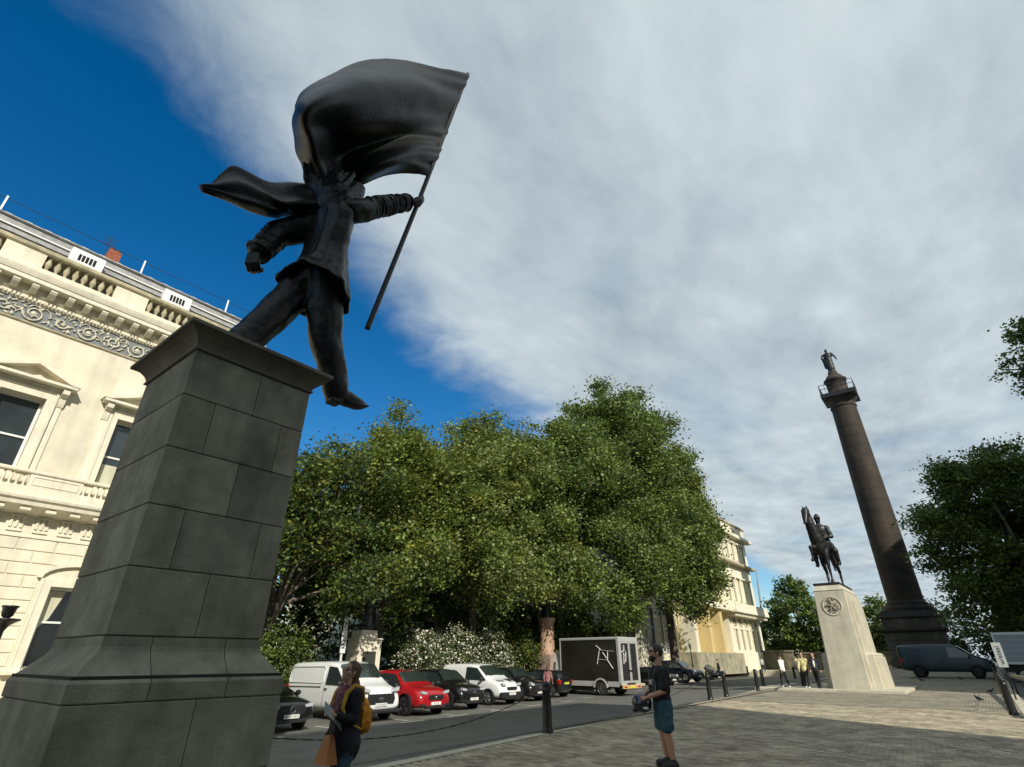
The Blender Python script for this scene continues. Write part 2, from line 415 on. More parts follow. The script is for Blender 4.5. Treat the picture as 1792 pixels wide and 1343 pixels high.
# kerb stones, left edge
kerb = MB().add([(kx(y) + 0.02, y, zp(y) - 0.13) for y in (-20, 62)] + [(kx(y) + 0.2, y, zp(y) - 0.13) for y in (62, -20)], [(0, 1, 2, 3)]).build('kerb', joint_m, kind='structure')
y = -6.0
while y < 60:
    L_ = 0.92 if y < 36 else 0.9; y1 = y + L_ - 0.012
    a0, a1 = kx(y), kx(y1); z0, z1 = zp(y), zp(y1); dz = rnd.uniform(-0.004, 0.006)
    vs = [(a0, y, z0 - 0.14), (a0 + 0.3, y, z0 - 0.14), (a1 + 0.3, y1, z1 - 0.14), (a1, y1, z1 - 0.14),
          (a0 + 0.015, y + 0.008, z0 + dz), (a0 + 0.295, y + 0.008, z0 + dz), (a1 + 0.295, y1 - 0.008, z1 + dz), (a1 + 0.015, y1 - 0.008, z1 + dz)]
    MB().add(vs, [(3, 2, 1, 0), (4, 5, 6, 7), (0, 1, 5, 4), (1, 2, 6, 5), (2, 3, 7, 6), (3, 0, 4, 7)]).build('kerb_stone', kerb_m, kerb)
    y += L_
# right edge kerb
rk = MB().box(PX1 - 0.02, PX1 + 0.3, -10, 27, -0.14, -0.02).build('kerb_right', joint_m, kind='structure')
y = 10.0
while y < 80:
    MB().box(PX1 + 0.002, PX1 + 0.32, y, y + 0.9, zp(y) - 0.14, zp(y) + 0.005 + rnd.uniform(-0.003, 0.003), 0.012).build('kerb_stone', kerb_m, rk)
    y += 0.915

# painted bay marks on the road
def mark(x0, y0, x1, y1, w):
    d_ = Vector((x1 - x0, y1 - y0, 0)); d_.normalize(); a = Vector((-d_.y, d_.x, 0)) * w / 2
    ps = [Vector((x0, y0, 0)) - a, Vector((x1, y1, 0)) - a, Vector((x1, y1, 0)) + a, Vector((x0, y0, 0)) + a]
    return [(p.x, p.y, max(zroad(p.x, p.y), zroad(p.x, p.y)) + 0.012) for p in ps]
marks = MB()
for (x, y) in [(-16.9, 9.9), (-17.1, 12.7), (-17.2, 15.9), (-17.5, 18.6), (-17.8, 21.6), (-18.2, 24.8), (-18.5, 28.2), (-19.2, 31.6), (-20, 36.0), (-20.4, 40.5)]:
    marks.add(mark(x, y - 0.75, x - 0.1, y + 0.55, 0.16), [(0, 1, 2, 3)])
    marks.add(mark(x - 0.3, y - 0.05, x - 1.6, y - 0.05, 0.12), [(0, 1, 2, 3)])
for i in range(9):
    marks.add(mark(-21 - i * 0.9, 52 + i * 5.0, -21.6 - i * 0.9, 55 + i * 5.0, 0.2), [(0, 1, 2, 3)])
marks.build('bay_markings', paint_m, fix=False, kind='structure')

# garden bed behind the parked cars and the pavement strip by the club
MB().box(-60, -24.6, 10.6, 80, -0.6, -0.30).build('garden_ground', soil_m, kind='structure')
gk = MB().box(-24.6, -24.3, 10.6, 62, -0.6, -0.28).build('garden_kerb', kerb_m, kind='structure')
MB().box(-22.9, -20.2, -40, 9.4, -0.6, -0.33).build('club_pavement', kerb_m, kind='structure')
MB().box(-60, -11.2, 84.5, 91.9, -0.6, 0.25).build('far_pavement', kerb_m, kind='structure')

# ------------------------------------------------------------------ near plinth
PX, PY0, PY1 = -4.79, 1.435, 2.585          # right face plane, near and far ends
PXL = PX - 1.15
pl = thing('plinth', 'tall dark grey block stone plinth with moulded cap under the flag bearer statue', 'plinth', (-5.365, 2.01, 0))
MB().box(PXL + 0.012, PX - 0.012, PY0 + 0.012, PY1 - 0.012, 0.0, 4.2).build('mortar_core', mortar_m, pl, world=True)
MB().box(PXL - 0.158, PX + 0.158, PY0 - 0.158, PY1 + 0.158, 0.0, 1.5).build('mortar_base', mortar_m, pl, world=True)
def block(x0, x1, y0, y1, z0, z1, g=0.003, ch=0.006, m=None):
    o = MB().box(x0 + g, x1 - g, y0 + g, y1 - g, z0 + g, z1 - g, ch)
    return o.build('block', m or rnd.choice([plinth_m, plinth_m, plinth_m2]), pl, world=True)
zr = [1.75, 2.22, 2.69, 3.17, 3.65, 4.09]
joints = [[2.04], [1.72, 2.37], [2.05], [1.72, 2.36], [2.06]]
for i in range(5):
    ysj = [PY0 - 0.003] + joints[i] + [PY1 + 0.003]
    for j, (a, b) in enumerate(zip(ysj, ysj[1:])):
        if j == 0 and i in (2,):
            block(PXL - 0.003, -5.3, a, b, zr[i], zr[i + 1]); block(-5.3, PX + 0.003, a, b, zr[i], zr[i + 1])
        else: block(PXL - 0.003, PX + 0.003, a, b, zr[i], zr[i + 1])
def mould(profile, ysj, name='moulding_block', m=None):
    """profile [(offset, z)...]; splits along y at the joints"""
    for (a, b), idx in zip(zip(ysj, ysj[1:]), range(9)):
        mm_ = MB(); rings = []
        for o_, z in profile:
            ya = a - o_ if idx == 0 else a + 0.003; yb = b + o_ if idx == len(ysj) - 2 else b - 0.003
            rings.append([(PXL - o_, ya, z), (PX + o_, ya, z), (PX + o_, yb, z), (PXL - o_, yb, z)])
        vs = [p for r in rings for p in r]; fs = [(3, 2, 1, 0), tuple(len(vs) - 4 + k for k in range(4))]
        for i in range(len(rings) - 1):
            for k in range(4):
                j = (k + 1) % 4; fs.append((i * 4 + k, i * 4 + j, i * 4 + 4 + j, i * 4 + 4 + k))
        mm_.add(vs, fs); mm_.build(name, m or rnd.choice([plinth_m, plinth_m2]), pl, world=True)
mould([(0.166, 1.342), (0.172, 1.35), (0.174, 1.455), (0.165, 1.47), (0.03, 1.625), (0.012, 1.65), (0.004, 1.68), (0.004, 1.746)], [PY0, 1.75, 2.29, PY1])
mould([(0.165, 0.862), (0.170, 0.87), (0.170, 1.33), (0.165, 1.337)], [PY0, 2.09, PY1], 'block')
mould([(0.165, 0.30), (0.170, 0.31), (0.170, 0.85), (0.165, 0.856)], [PY0, 1.7, 2.4, PY1], 'block')
mould([(0.22, 0.0), (0.22, 0.28), (0.175, 0.296)], [PY0, 2.0, PY1], 'block')
capm = mat('plinth cap stone', (0.17, 0.155, 0.118), 0.8, var=0.4, vscale=2.2, bump=0.25, bscale=40)
mould([(0.0, 4.092), (0.022, 4.098), (0.024, 4.112), (0.012, 4.12), (0.016, 4.15), (0.035, 4.19), (0.075, 4.235), (0.12, 4.262), (0.152, 4.272),
       (0.154, 4.302), (0.146, 4.31)], [PY0, PY1], 'cap', capm)

# ------------------------------------------------------------------ the flag bearer statue on it
FLAG=[
  [(-5.0, 4.78, 12.48), (-5.06, 3.95, 11.69), (-5.18, 3.15, 11.04), (-5.25, 2.57, 10.31), (-5.28, 2.15, 9.45), (-5.38, 1.91, 8.92), (-5.55, 1.91, 8.73)],
  [(-5.0, 4.61, 11.57), (-4.86, 3.73, 10.54), (-4.72, 2.94, 9.65), (-4.6, 2.29, 8.7), (-4.56, 1.86, 7.94), (-4.8, 1.73, 7.79), (-5.35, 1.86, 8.27)],
  [(-5.0, 4.46, 10.79), (-4.97, 3.75, 10.02), (-4.95, 3.07, 9.26), (-5.02, 2.57, 8.66), (-5.15, 2.24, 8.26), (-4.95, 1.94, 7.69), (-5.5, 2.04, 8.06)],
  [(-5.0, 4.31, 10.06), (-5.14, 3.81, 9.63), (-5.34, 3.39, 9.27), (-5.55, 2.98, 8.86), (-5.65, 2.69, 8.48), (-5.25, 2.29, 7.73), (-5.65, 2.24, 7.93)],
  [(-5.0, 4.16, 9.4), (-4.88, 3.57, 8.74), (-4.9, 3.21, 8.32), (-5.18, 3.0, 8.15), (-5.55, 2.89, 8.15), (-5.32, 2.52, 7.56), (-5.7, 2.4, 7.77)],
  [(-5.0, 4.03, 8.81), (-5.05, 3.69, 8.64), (-5.18, 3.43, 8.46), (-5.32, 3.19, 8.18), (-5.42, 2.98, 7.86), (-5.35, 2.7, 7.44), (-5.7, 2.55, 7.65)],
]
TAIL = [
 [(-5.55, 2.54, 7.61), (-5.62, 2.21, 7.45), (-5.72, 1.92, 7.31), (-5.8, 1.66, 7.3), (-5.85, 1.48, 7.27), (-5.88, 1.4, 7.1), (-5.9, 1.34, 6.89), (-5.9, 1.25, 6.76)],
 [(-5.35, 2.58, 7.26), (-5.42, 2.29, 7.08), (-5.5, 2.06, 6.92), (-5.6, 1.82, 6.93), (-5.68, 1.6, 6.93), (-5.74, 1.47, 6.86), (-5.8, 1.37, 6.77), (-5.88, 1.26, 6.73)],
 [(-5.3, 2.65, 7.11), (-5.44, 2.44, 7.03), (-5.62, 2.26, 7.0), (-5.55, 1.95, 6.73), (-5.64, 1.7, 6.72), (-5.72, 1.54, 6.71), (-5.8, 1.42, 6.71), (-5.88, 1.27, 6.73)],
 [(-5.4, 2.64, 7.12), (-5.6, 2.5, 7.05), (-5.75, 2.32, 7.02), (-5.75, 2.15, 6.86), (-5.78, 1.84, 6.77), (-5.82, 1.58, 6.74), (-5.86, 1.43, 6.71), (-5.9, 1.29, 6.74)]]
def cr(p0, p1, p2, p3, t):
    return 0.5 * ((2 * p1) + (-p0 + p2) * t + (2 * p0 - 5 * p1 + 4 * p2 - p3) * t * t + (-p0 + 3 * p1 - 3 * p2 + p3) * t ** 3)
def crvec(P, n):
    P = [np.array(p, float) for p in P]; P = [2 * P[0] - P[1]] + P + [2 * P[-1] - P[-2]]; out_ = []
    for i in range(1, len(P) - 2):
        for k in range(n): out_.append(cr(P[i - 1], P[i], P[i + 1], P[i + 2], k / n))
    out_.append(P[-2]); return out_
def surf(G, nu, nv, fold=None):
    rows = [crvec(r, nu) for r in G]; rows = list(zip(*[crvec([r[j] for r in rows], nv) for j in range(len(rows[0]))]))
    R = []
    for i, r in enumerate(rows):
        q = []
        for j, p in enumerate(r):
            p = np.array(p)
            if fold: p = p + np.array(fold(j / (len(r) - 1), i / (len(rows) - 1)))
            q.append(tuple(p))
        R.append(q)
    return R
st = thing('statue', 'dark bronze statue of a striding suited man blinded by his own billowing flag', 'statue', (-5.365, 2.2, 4.31))
def ffold(u_, v_):
    a = 0.022 * sin(26 * v_ + 5 * u_ + 2 * sin(6 * u_)) * (0.35 + 0.65 * max(0, 1 - u_ * 1.5)) + 0.060 * sin(9 * v_ + 3.2 * u_ + 1.0) * sin(3.0 * u_ + .4)
    a += 0.016 * sin(52 * v_ + 14 * u_ + 3 * sin(9 * v_)) * max(0, 1 - u_ * 3.0) 
    return (a * 1.15, a * 0.3, 0)
fl = MB().grid(surf(FLAG, 14, 16, ffold)).build('flag', bronze_m, st, world=True)
m = fl.modifiers.new('thick', 'SOLIDIFY'); m.thickness = 0.03; m.offset = 0
t = bpy.data.textures.new('flag_folds', 'CLOUDS'); t.noise_scale = 0.62; t.noise_depth = 1
m = fl.modifiers.new('folds', 'DISPLACE'); m.texture = t; m.strength = 0.035; m.mid_level = 0.5; m.texture_coords = 'LOCAL'
tl = MB().grid(surf(TAIL, 10, 10, lambda u_, v_: (0.03 * sin(17 * v_ + 4 * u_), 0, 0.018 * sin(14 * u_ + 3 * v_)))).build('flag_tail', bronze_m, st, world=True)
m = tl.modifiers.new('thick', 'SOLIDIFY'); m.thickness = 0.03; m.offset = 0
m = tl.modifiers.new('folds', 'DISPLACE'); m.texture = t; m.strength = 0.05; m.mid_level = 0.5; m.texture_coords = 'LOCAL'
MB().tube([(-5.0, 3.30, 5.37), (-4.99, 3.87, 8.06), (-5.0, 4.79, 12.54)], [0.036, 0.036, 0.034], 12).build('flag_pole', bronze_m, st, world=True)
b = MB()
# trousers: wide legs with soft folds
b.cap((-5.47, 2.66, 5.98), (-5.55, 2.40, 5.42), 0.245, 0.215); b.cap((-5.55, 2.40, 5.42), (-5.58, 2.12, 4.82), 0.215, 0.185)
b.cap((-5.58, 2.12, 4.82), (-5.60, 1.97, 4.50), 0.19, 0.20); b.cap((-5.60, 1.96, 4.39), (-5.59, 2.24, 4.36), 0.08, 0.075)
b.cap((-5.22, 2.78, 5.95), (-5.24, 2.80, 5.50), 0.245, 0.215); b.cap((-5.24, 2.80, 5.50), (-5.25, 2.90, 5.12), 0.235, 0.20)
b.cap((-5.25, 2.90, 5.12), (-5.27, 3.10, 4.70), 0.20, 0.165); b.cap((-5.27, 3.10, 4.70), (-5.275, 3.17, 4.53), 0.165, 0.16)
b.ell((-5.33, 2.76, 5.93), (0.31, 0.24, 0.27)); b.ell((-5.28, 2.90, 5.70), (0.22, 0.12, 0.22))
body = b.build('trousers', bronze_m, st, world=True, fix=False)
remesh(body, 0.024, 5, 0.07, 0.34)
b = MB()   # front shoe: heel, sole, vamp tapering to a toe
b.cap((-5.28, 3.18, 4.46), (-5.28, 3.36, 4.47), 0.105, 0.10); b.cap((-5.28, 3.36, 4.465), (-5.28, 3.52, 4.46), 0.10, 0.075); b.cap((-5.28, 3.50, 4.455), (-5.28, 3.60, 4.475), 0.064, 0.040)
b.frus((-5.355, -5.205, 3.10, 3.24), 4.335, (-5.36, -5.20, 3.095, 3.26), 4.41)
b.prism([(3.10, 4.40), (3.26, 4.395), (3.34, 4.385), (3.52, 4.395), (3.64, 4.445), (3.64, 4.465), (3.50, 4.43), (3.10, 4.43)], -5.362, -5.198, 'x')
remesh(b.build('shoe', bronze_m, st, world=True, fix=False), 0.013, 1)
# torso, neck, head and arms in one skin
b = MB()
b.ell((-5.34, 2.73, 6.25), (0.31, 0.19, 0.42)); b.ell((-5.34, 2.70, 6.72), (0.37, 0.21, 0.45))
b.cap((-5.05, 2.76, 7.03), (-5.60, 2.66, 7.03), 0.18, 0.18); b.cap((-5.33, 2.72, 7.05), (-5.33, 2.74, 7.42), 0.17, 0.13)
b.ell((-5.36, 2.72, 7.60), (0.15, 0.18, 0.23))
b.cap((-5.03, 2.80, 7.03), (-4.96, 3.23, 7.44), 0.175, 0.145); b.cap((-4.96, 3.23, 7.44), (-4.95, 3.62, 7.82), 0.143, 0.122)
b.cap((-5.62, 2.60, 6.98), (-5.80, 2.24, 6.64), 0.215, 0.185); b.cap((-5.80, 2.24, 6.64), (-5.77, 2.07, 6.24), 0.178, 0.150)
body = b.build('body', bronze_m, st, world=True, fix=False)
remesh(body, 0.024, 4, 0.075, 0.26)
# suit jacket from the shoulders to a flared hem with a back vent
def ring(z, cx, cy, rx, ry, tilt=0.0, n=56, wob=0.0, ph=0.0):
    r_ = []
    for k in range(n):
        a = 2 * pi * k / n
        w = 1 + wob * (sin(6 * a + ph) + 0.6 * sin(11 * a + 1 - ph) + 0.4 * sin(17 * a))
        px_ = cx + rx * w * cos(a); py_ = cy + ry * w * sin(a)
        r_.append((px_, py_, z + tilt * (py_ - cy)))
    return r_
jk = MB(); R = [ring(7.24, -5.33, 2.71, 0.19, 0.17), ring(7.17, -5.33, 2.70, 0.33, 0.205), ring(7.04, -5.33, 2.70, 0.43, 0.225, wob=.006), ring(6.86, -5.34, 2.70, 0.43, 0.245, wob=.012),
     ring(6.62, -5.34, 2.71, 0.395, 0.245, wob=0.018), ring(6.40, -5.34, 2.71, 0.37, 0.245, wob=0.022, ph=.3), ring(6.22, -5.34, 2.71, 0.385, 0.265, wob=0.022, ph=.6),
     ring(6.05, -5.34, 2.70, 0.425, 0.315, -0.05, wob=0.028, ph=.8), ring(5.92, -5.34, 2.685, 0.465, 0.365, -0.15, wob=0.034, ph=1.0), ring(5.80, -5.335, 2.67, 0.50, 0.415, -0.28, wob=0.04, ph=1.1), ring(5.70, -5.33, 2.66, 0.52, 0.44, -0.36, wob=0.045, ph=1.2)]
vs = [p for r in R for p in r]; n = 56; fs = []
for i in range(len(R) - 1):
    for k in range(n):
        if i >= 7 and k == 44: continue
        j = (k + 1) % n; fs.append((i * n + k, i * n + j, i * n + n + j, i * n + n + k))
jk.add(vs, fs, True); jo = jk.build('jacket', bronze_m, st, world=True)
m = jo.modifiers.new('thick', 'SOLIDIFY'); m.thickness = 0.035; m.offset = -1
m = jo.modifiers.new('sub', 'SUBSURF'); m.levels = 2; m.render_levels = 2
t = bpy.data.textures.new('folds', 'CLOUDS'); t.noise_scale = 0.22; t.noise_depth = 2
m = jo.modifiers.new('folds', 'DISPLACE'); m.texture = t; m.strength = 0.06
# back seam of the jacket, sleeve creases and cuffs
MB().tube([(-5.12, 2.50, 7.10), (-5.12, 2.475, 6.8), (-5.13, 2.475, 6.5), (-5.14, 2.465, 6.3), (-5.13, 2.42, 6.1), (-5.12, 2.36, 5.95)], 0.009, 6).build('back_seam', bronze_m, st, world=True)
def arm_ring(p0, p1, t_, r, w_=0.014):
    p0 = Vector(p0); p1 = Vector(p1); d_ = (p1 - p0).normalized(); c_ = p0.lerp(p1, t_); a_ = d_.cross(Vector((0, 0, 1))).normalized(); b_ = a_.cross(d_)
    return [c_ + (a_ * cos(q) + b_ * sin(q)) * r * (1 + 0.04 * sin(3 * q + t_ * 9)) + d_ * 0.02 * sin(2 * q + t_ * 20) for q in [2 * pi * k / 18 for k in range(19)]]
def crease(*a, w=0.011): MB().tube(arm_ring(*a), w, 5).build('sleeve_crease', bronze_m, st, world=True)
for t_, r_q in ((0.15, .148), (0.3, .143), (0.42, .140), (0.58, .135), (0.72, .130)): crease((-4.96, 3.23, 7.44), (-4.95, 3.62, 7.82), t_, r_q)
for t_ in (0.55, 0.75, 0.9): crease((-5.03, 2.80, 7.03), (-4.96, 3.23, 7.44), t_, .165 - .02 * t_)
crease((-4.96, 3.23, 7.44), (-4.95, 3.62, 7.82), 0.99, .125, w=.018); crease((-5.80, 2.24, 6.64), (-5.77, 2.07, 6.24), 1.1, .150, w=.02)
for t_ in (0.3, 0.55, 0.8): crease((-5.80, 2.24, 6.64), (-5.77, 2.07, 6.24), t_, .178 - .03 * t_)
# hands with separate curled fingers
def fist(c, up, fwd, side, s, name, parent, m, vox=0.008):
    """c centre of the grip; fwd = from wrist to knuckles; side = along the row of fingers; up = back of the hand"""
    c = Vector(c); up = Vector(up).normalized(); fwd = Vector(fwd).normalized(); side = Vector(side).normalized(); h = MB()
    def W(a, b_, c_): return c + fwd * a * s + side * b_ * s + up * c_ * s
    for i in range(4):
        q = (i - 1.5) * 0.021; l_ = (0.92, 1.0, 0.96, 0.82)[i]
        h.cap(W(-0.055, q * 0.75, 0.022), W(0.015, q, 0.032), 0.017 * s, 0.0145 * s, 8)
        h.cap(W(0.015, q, 0.032), W(0.045 * l_, q, 0.008), 0.0125 * s, 0.0115 * s, 8)
        h.cap(W(0.045 * l_, q, 0.008), W(0.030 * l_, q, -0.022), 0.0112 * s, 0.0105 * s, 8)
        h.cap(W(0.030 * l_, q, -0.022), W(0.008, q, -0.024), 0.0102 * s, 0.009 * s, 8)
    h.cap(W(-0.065, 0, 0.01), W(-0.01, 0, 0.018), 0.026 * s, 0.03 * s, 10)
    h.cap(W(-0.045, -0.03, 0.0), W(-0.005, -0.046, -0.018), 0.016 * s, 0.013 * s, 8)
    h.cap(W(-0.005, -0.046, -0.018), W(0.022, -0.022, -0.034), 0.0125 * s, 0.0105 * s, 8)
    h.cap(W(-0.10, 0, 0.008), W(-0.06, 0, 0.01), 0.025 * s, 0.026 * s, 10)
    o = h.build(name, m, parent, world=True, fix=False)
    return remesh(o, vox, 2)
fist((-4.97, 3.86, 8.03), (0.9, -0.3, 0.35), (0.1, 0.72, 0.69), (0.2, -0.3, -0.93), 2.15, 'hand', st, bronze_m, 0.012)
fist((-5.76, 2.06, 5.99), (0.5, -0.8, 0.1), (0.05, 0.12, -1), (0.8, 0.5, 0), 2.2, 'hand', st, bronze_m, 0.012)
# gathered cloth where the flag wraps the head
g_ = MB()
g_.cap((-5.12, 2.74, 7.20), (-5.18, 2.90, 7.62), 0.15, 0.13); g_.cap((-5.50, 2.62, 7.18), (-5.52, 2.50, 7.58), 0.16, 0.13)
g_.ell((-5.34, 2.70, 7.34), (0.30, 0.26, 0.26)); g_.ell((-5.38, 2.70, 7.62), (0.22, 0.25, 0.26))
for k in range(9):
    q = (k - 4) / 4.0
    g_.cap((-5.34 + q * 0.24, 2.50 + abs(q) * 0.10, 7.08), (-5.35 + q * 0.20, 2.46 + q * 0.14 + abs(q) * .06, 7.45), 0.05, 0.045, 8)
    g_.cap((-5.35 + q * 0.20, 2.46 + q * 0.14 + abs(q) * .06, 7.45), (-5.32 + q * 0.14, 2.50 + q * 0.30, 7.80 + q * .06), 0.045, 0.035, 8)
remesh(g_.build('flag_wrap', bronze_m, st, world=True, fix=False), 0.02, 3, 0.04, 0.12)
# ------------------------------------------------------------------ the club building on the left (facade plane X = -23, facing +X)
FX = -23.0
club = thing('club_building', 'long cream stucco club building with sculpted frieze and pedimented windows at the left edge', 'building', (FX, -5, -0.45))
BY0, BY1 = -24.0, 9.3
def wallpoly(x0, x1, y0, y1, z0, z1, m=cream_m, name='wall'):
    return MB().box(x0, x1, y0, y1, z0, z1).build(name, m, club, world=True)
wc = [2.26 + 3.4 * k for k in range(-7, 2)]
wc = [c for c in wc if c > BY0 + 1.5]
# main wall split around the openings
edges = [BY0]
for c in wc: edges += [c - 0.62, c + 0.62]
edges.append(BY1)
MB().box(-45, FX - 0.6, BY0 + 0.05, BY1 - 0.05, -0.5, 14.0).build('core', cream_m, club, world=True)
w = MB()
w.box(FX - 0.6, FX, BY0, BY1, 9.60, 12.10)                  # above first-floor windows
w.box(FX - 0.6, FX, BY0, BY1, 5.75, 7.05)
for i in range(0, len(edges), 2): w.box(FX - 0.6, FX, edges[i], edges[i + 1], 7.05, 9.60)
w.box(FX - 0.6, FX, BY0, BY1, 3.72, 5.30)
for i in range(0, len(edges), 2):
    a, b_ = edges[i], edges[i + 1]
    w.box(FX - 0.6, FX, a if i == 0 else a + 0.1, b_ if i == len(edges) - 2 else b_ - 0.1, 1.35, 3.72)
w.box(FX - 0.6, FX, BY0, BY1, -0.5, 1.35)
w.build('wall', cream_m, club, world=True)
# rusticated blocks, ground floor
row = 0; z = 1.40
while z < 5.0:
    y = -1.8 + (0.5 if row % 2 else 0); h_ = 0.365
    while y < BY1 - 0.2:
        y1 = min(y + 0.985, BY1 + 0.01)
        segs = [(y, y1)]
        for c in wc:
            lo, hi = (c - 1.08, c + 1.08) if z < 3.75 else (c - 0.85, c + 0.85) if z < 4.2 else (c - 0.30, c + 0.30) if z < 4.65 else (9e9, 9e9)
            ns = []
            for a, b_ in segs:
                if hi <= a or lo >= b_: ns.append((a, b_))
                else:
                    if a < lo: ns.append((a, lo))
                    if b_ > hi: ns.append((hi, b_))
            segs = ns
        for a, b_ in segs:
            if b_ - a > 0.12: MB().box(FX - 0.02, FX + 0.035, a + 0.012, b_ - 0.012, z + 0.012, z + h_ - 0.012, 0.01).build('rusticated_block', cream_m, club, world=True)
        y += 1.0
    z += h_; row += 1
def strip(name, prof, m=cream2_m, y0=BY0 - 0.02, y1=BY1, ret=True):
    """profile (out, z) run along the facade"""
    poly = [(FX + o_, z_) for o_, z_ in prof]
    mb = MB(); n_ = len(poly); vs = [(p[0], y0, p[1]) for p in poly] + [(p[0], y1 + max(0, p[0] - FX), p[1]) for p in poly]
    fs = [tuple(range(n_)), tuple(range(2 * n_ - 1, n_ - 1, -1))] + [(i, i + n_, (i + 1) % n_ + n_, (i + 1) % n_) for i in range(n_)]
    return mb.add(vs, fs).build(name, m, club, world=True)
strip('string_course', [(-0.1, 5.06), (0.06, 5.06), (0.06, 5.12), (0.03, 5.14), (0.03, 5.30), (-0.1, 5.30)])
strip('triglyph_band', [(-0.1, 5.30), (0.01, 5.30), (0.01, 5.74), (-0.1, 5.74)])
strip('balcony_cornice', [(-0.1, 5.74), (0.06, 5.74), (0.12, 5.80), (0.55, 5.93), (0.60, 5.95), (0.62, 6.06), (0.70, 6.12), (0.72, 6.20), (0.66, 6.22), (0.60, 6.24), (0.60, 6.42), (-0.1, 6.42)])
y = BY0 + 0.4
while y < BY1:
    g = MB()
    for q in (-0.17, -0.03, 0.11): g.box(FX + 0.01, FX + 0.06, y + q, y + q + 0.07, 5.34, 5.66)
    g.box(FX + 0.01, FX + 0.075, y - 0.2, y + 0.21, 5.66, 5.72); g.box(FX + 0.03, FX + 0.075, y - 0.19, y + 0.20, 5.22, 5.27)
    if y > -4: g.build('triglyph', cream2_m, club, world=True)
    if y > -4: MB().box(FX + 0.10, FX + 0.52, y - 0.14, y + 0.14, 5.80, 5.90, 0.01).build('mutule', cream2_m, club, world=True)
    y += 0.66
bal_prof = [(0.045, 0), (0.05, 0.02), (0.03, 0.05), (0.028, 0.08), (0.055, 0.16), (0.058, 0.21), (0.035, 0.30), (0.025, 0.36), (0.045, 0.38), (0.045, 0.41)]
def balusters(x, y0, y1, z0, z1, n_, name='baluster', m=cream2_m, fat=1.0):
    k = (z1 - z0) / 0.41
    me = MB().lathe([(r * fat * k ** 0.5, h * k) for r, h in bal_prof], (0, 0, 0), 10).mesh(name); me.materials.append(m)
    off = Vector((FX, -5, -0.45))
    for i in range(n_):
        o = bpy.data.objects.new(name, me); COL.objects.link(o); o.parent = club
        o.location = Vector((x, y0 + (y1 - y0) * (i + 0.5) / n_, z0)) - off
# balcony parapet
strip('balcony_plinth', [(0.40, 6.42), (0.58, 6.42), (0.58, 6.50), (0.56, 6.52), (0.42, 6.52), (0.40, 6.50)])
strip('balcony_rail', [(0.37, 6.93), (0.60, 6.93), (0.62, 6.96), (0.62, 7.03), (0.58, 7.05), (0.38, 7.05), (0.37, 7.03)])
for c in wc:
    y0, y1 = c - 0.98, c + 0.98
    if c > -4:
        balusters(FX + 0.49, y0, y1, 6.52, 6.93, 11)
    y2 = c + 3.4 - 0.98
    p_ = MB().box(FX + 0.41, FX + 0.57, y1, min(y2, BY1 + 0.5), 6.52, 6.93)
    p_.build('balcony_panel', cream2_m, club, world=True)
    if y2 < BY1 + 2 and c > -4:
        f_ = MB(); a, b_ = y1 + 0.10, min(y2, BY1) - 0.10
        for q in ((a, b_, 6.83, 6.86), (a, b_, 6.58, 6.61), (a, a + 0.03, 6.61, 6.83), (b_ - 0.03, b_, 6.61, 6.83)): f_.box(FX + 0.57, FX + 0.59, q[0], q[1], q[2], q[3])
        f_.build('panel_frame', cream2_m, club, world=True)
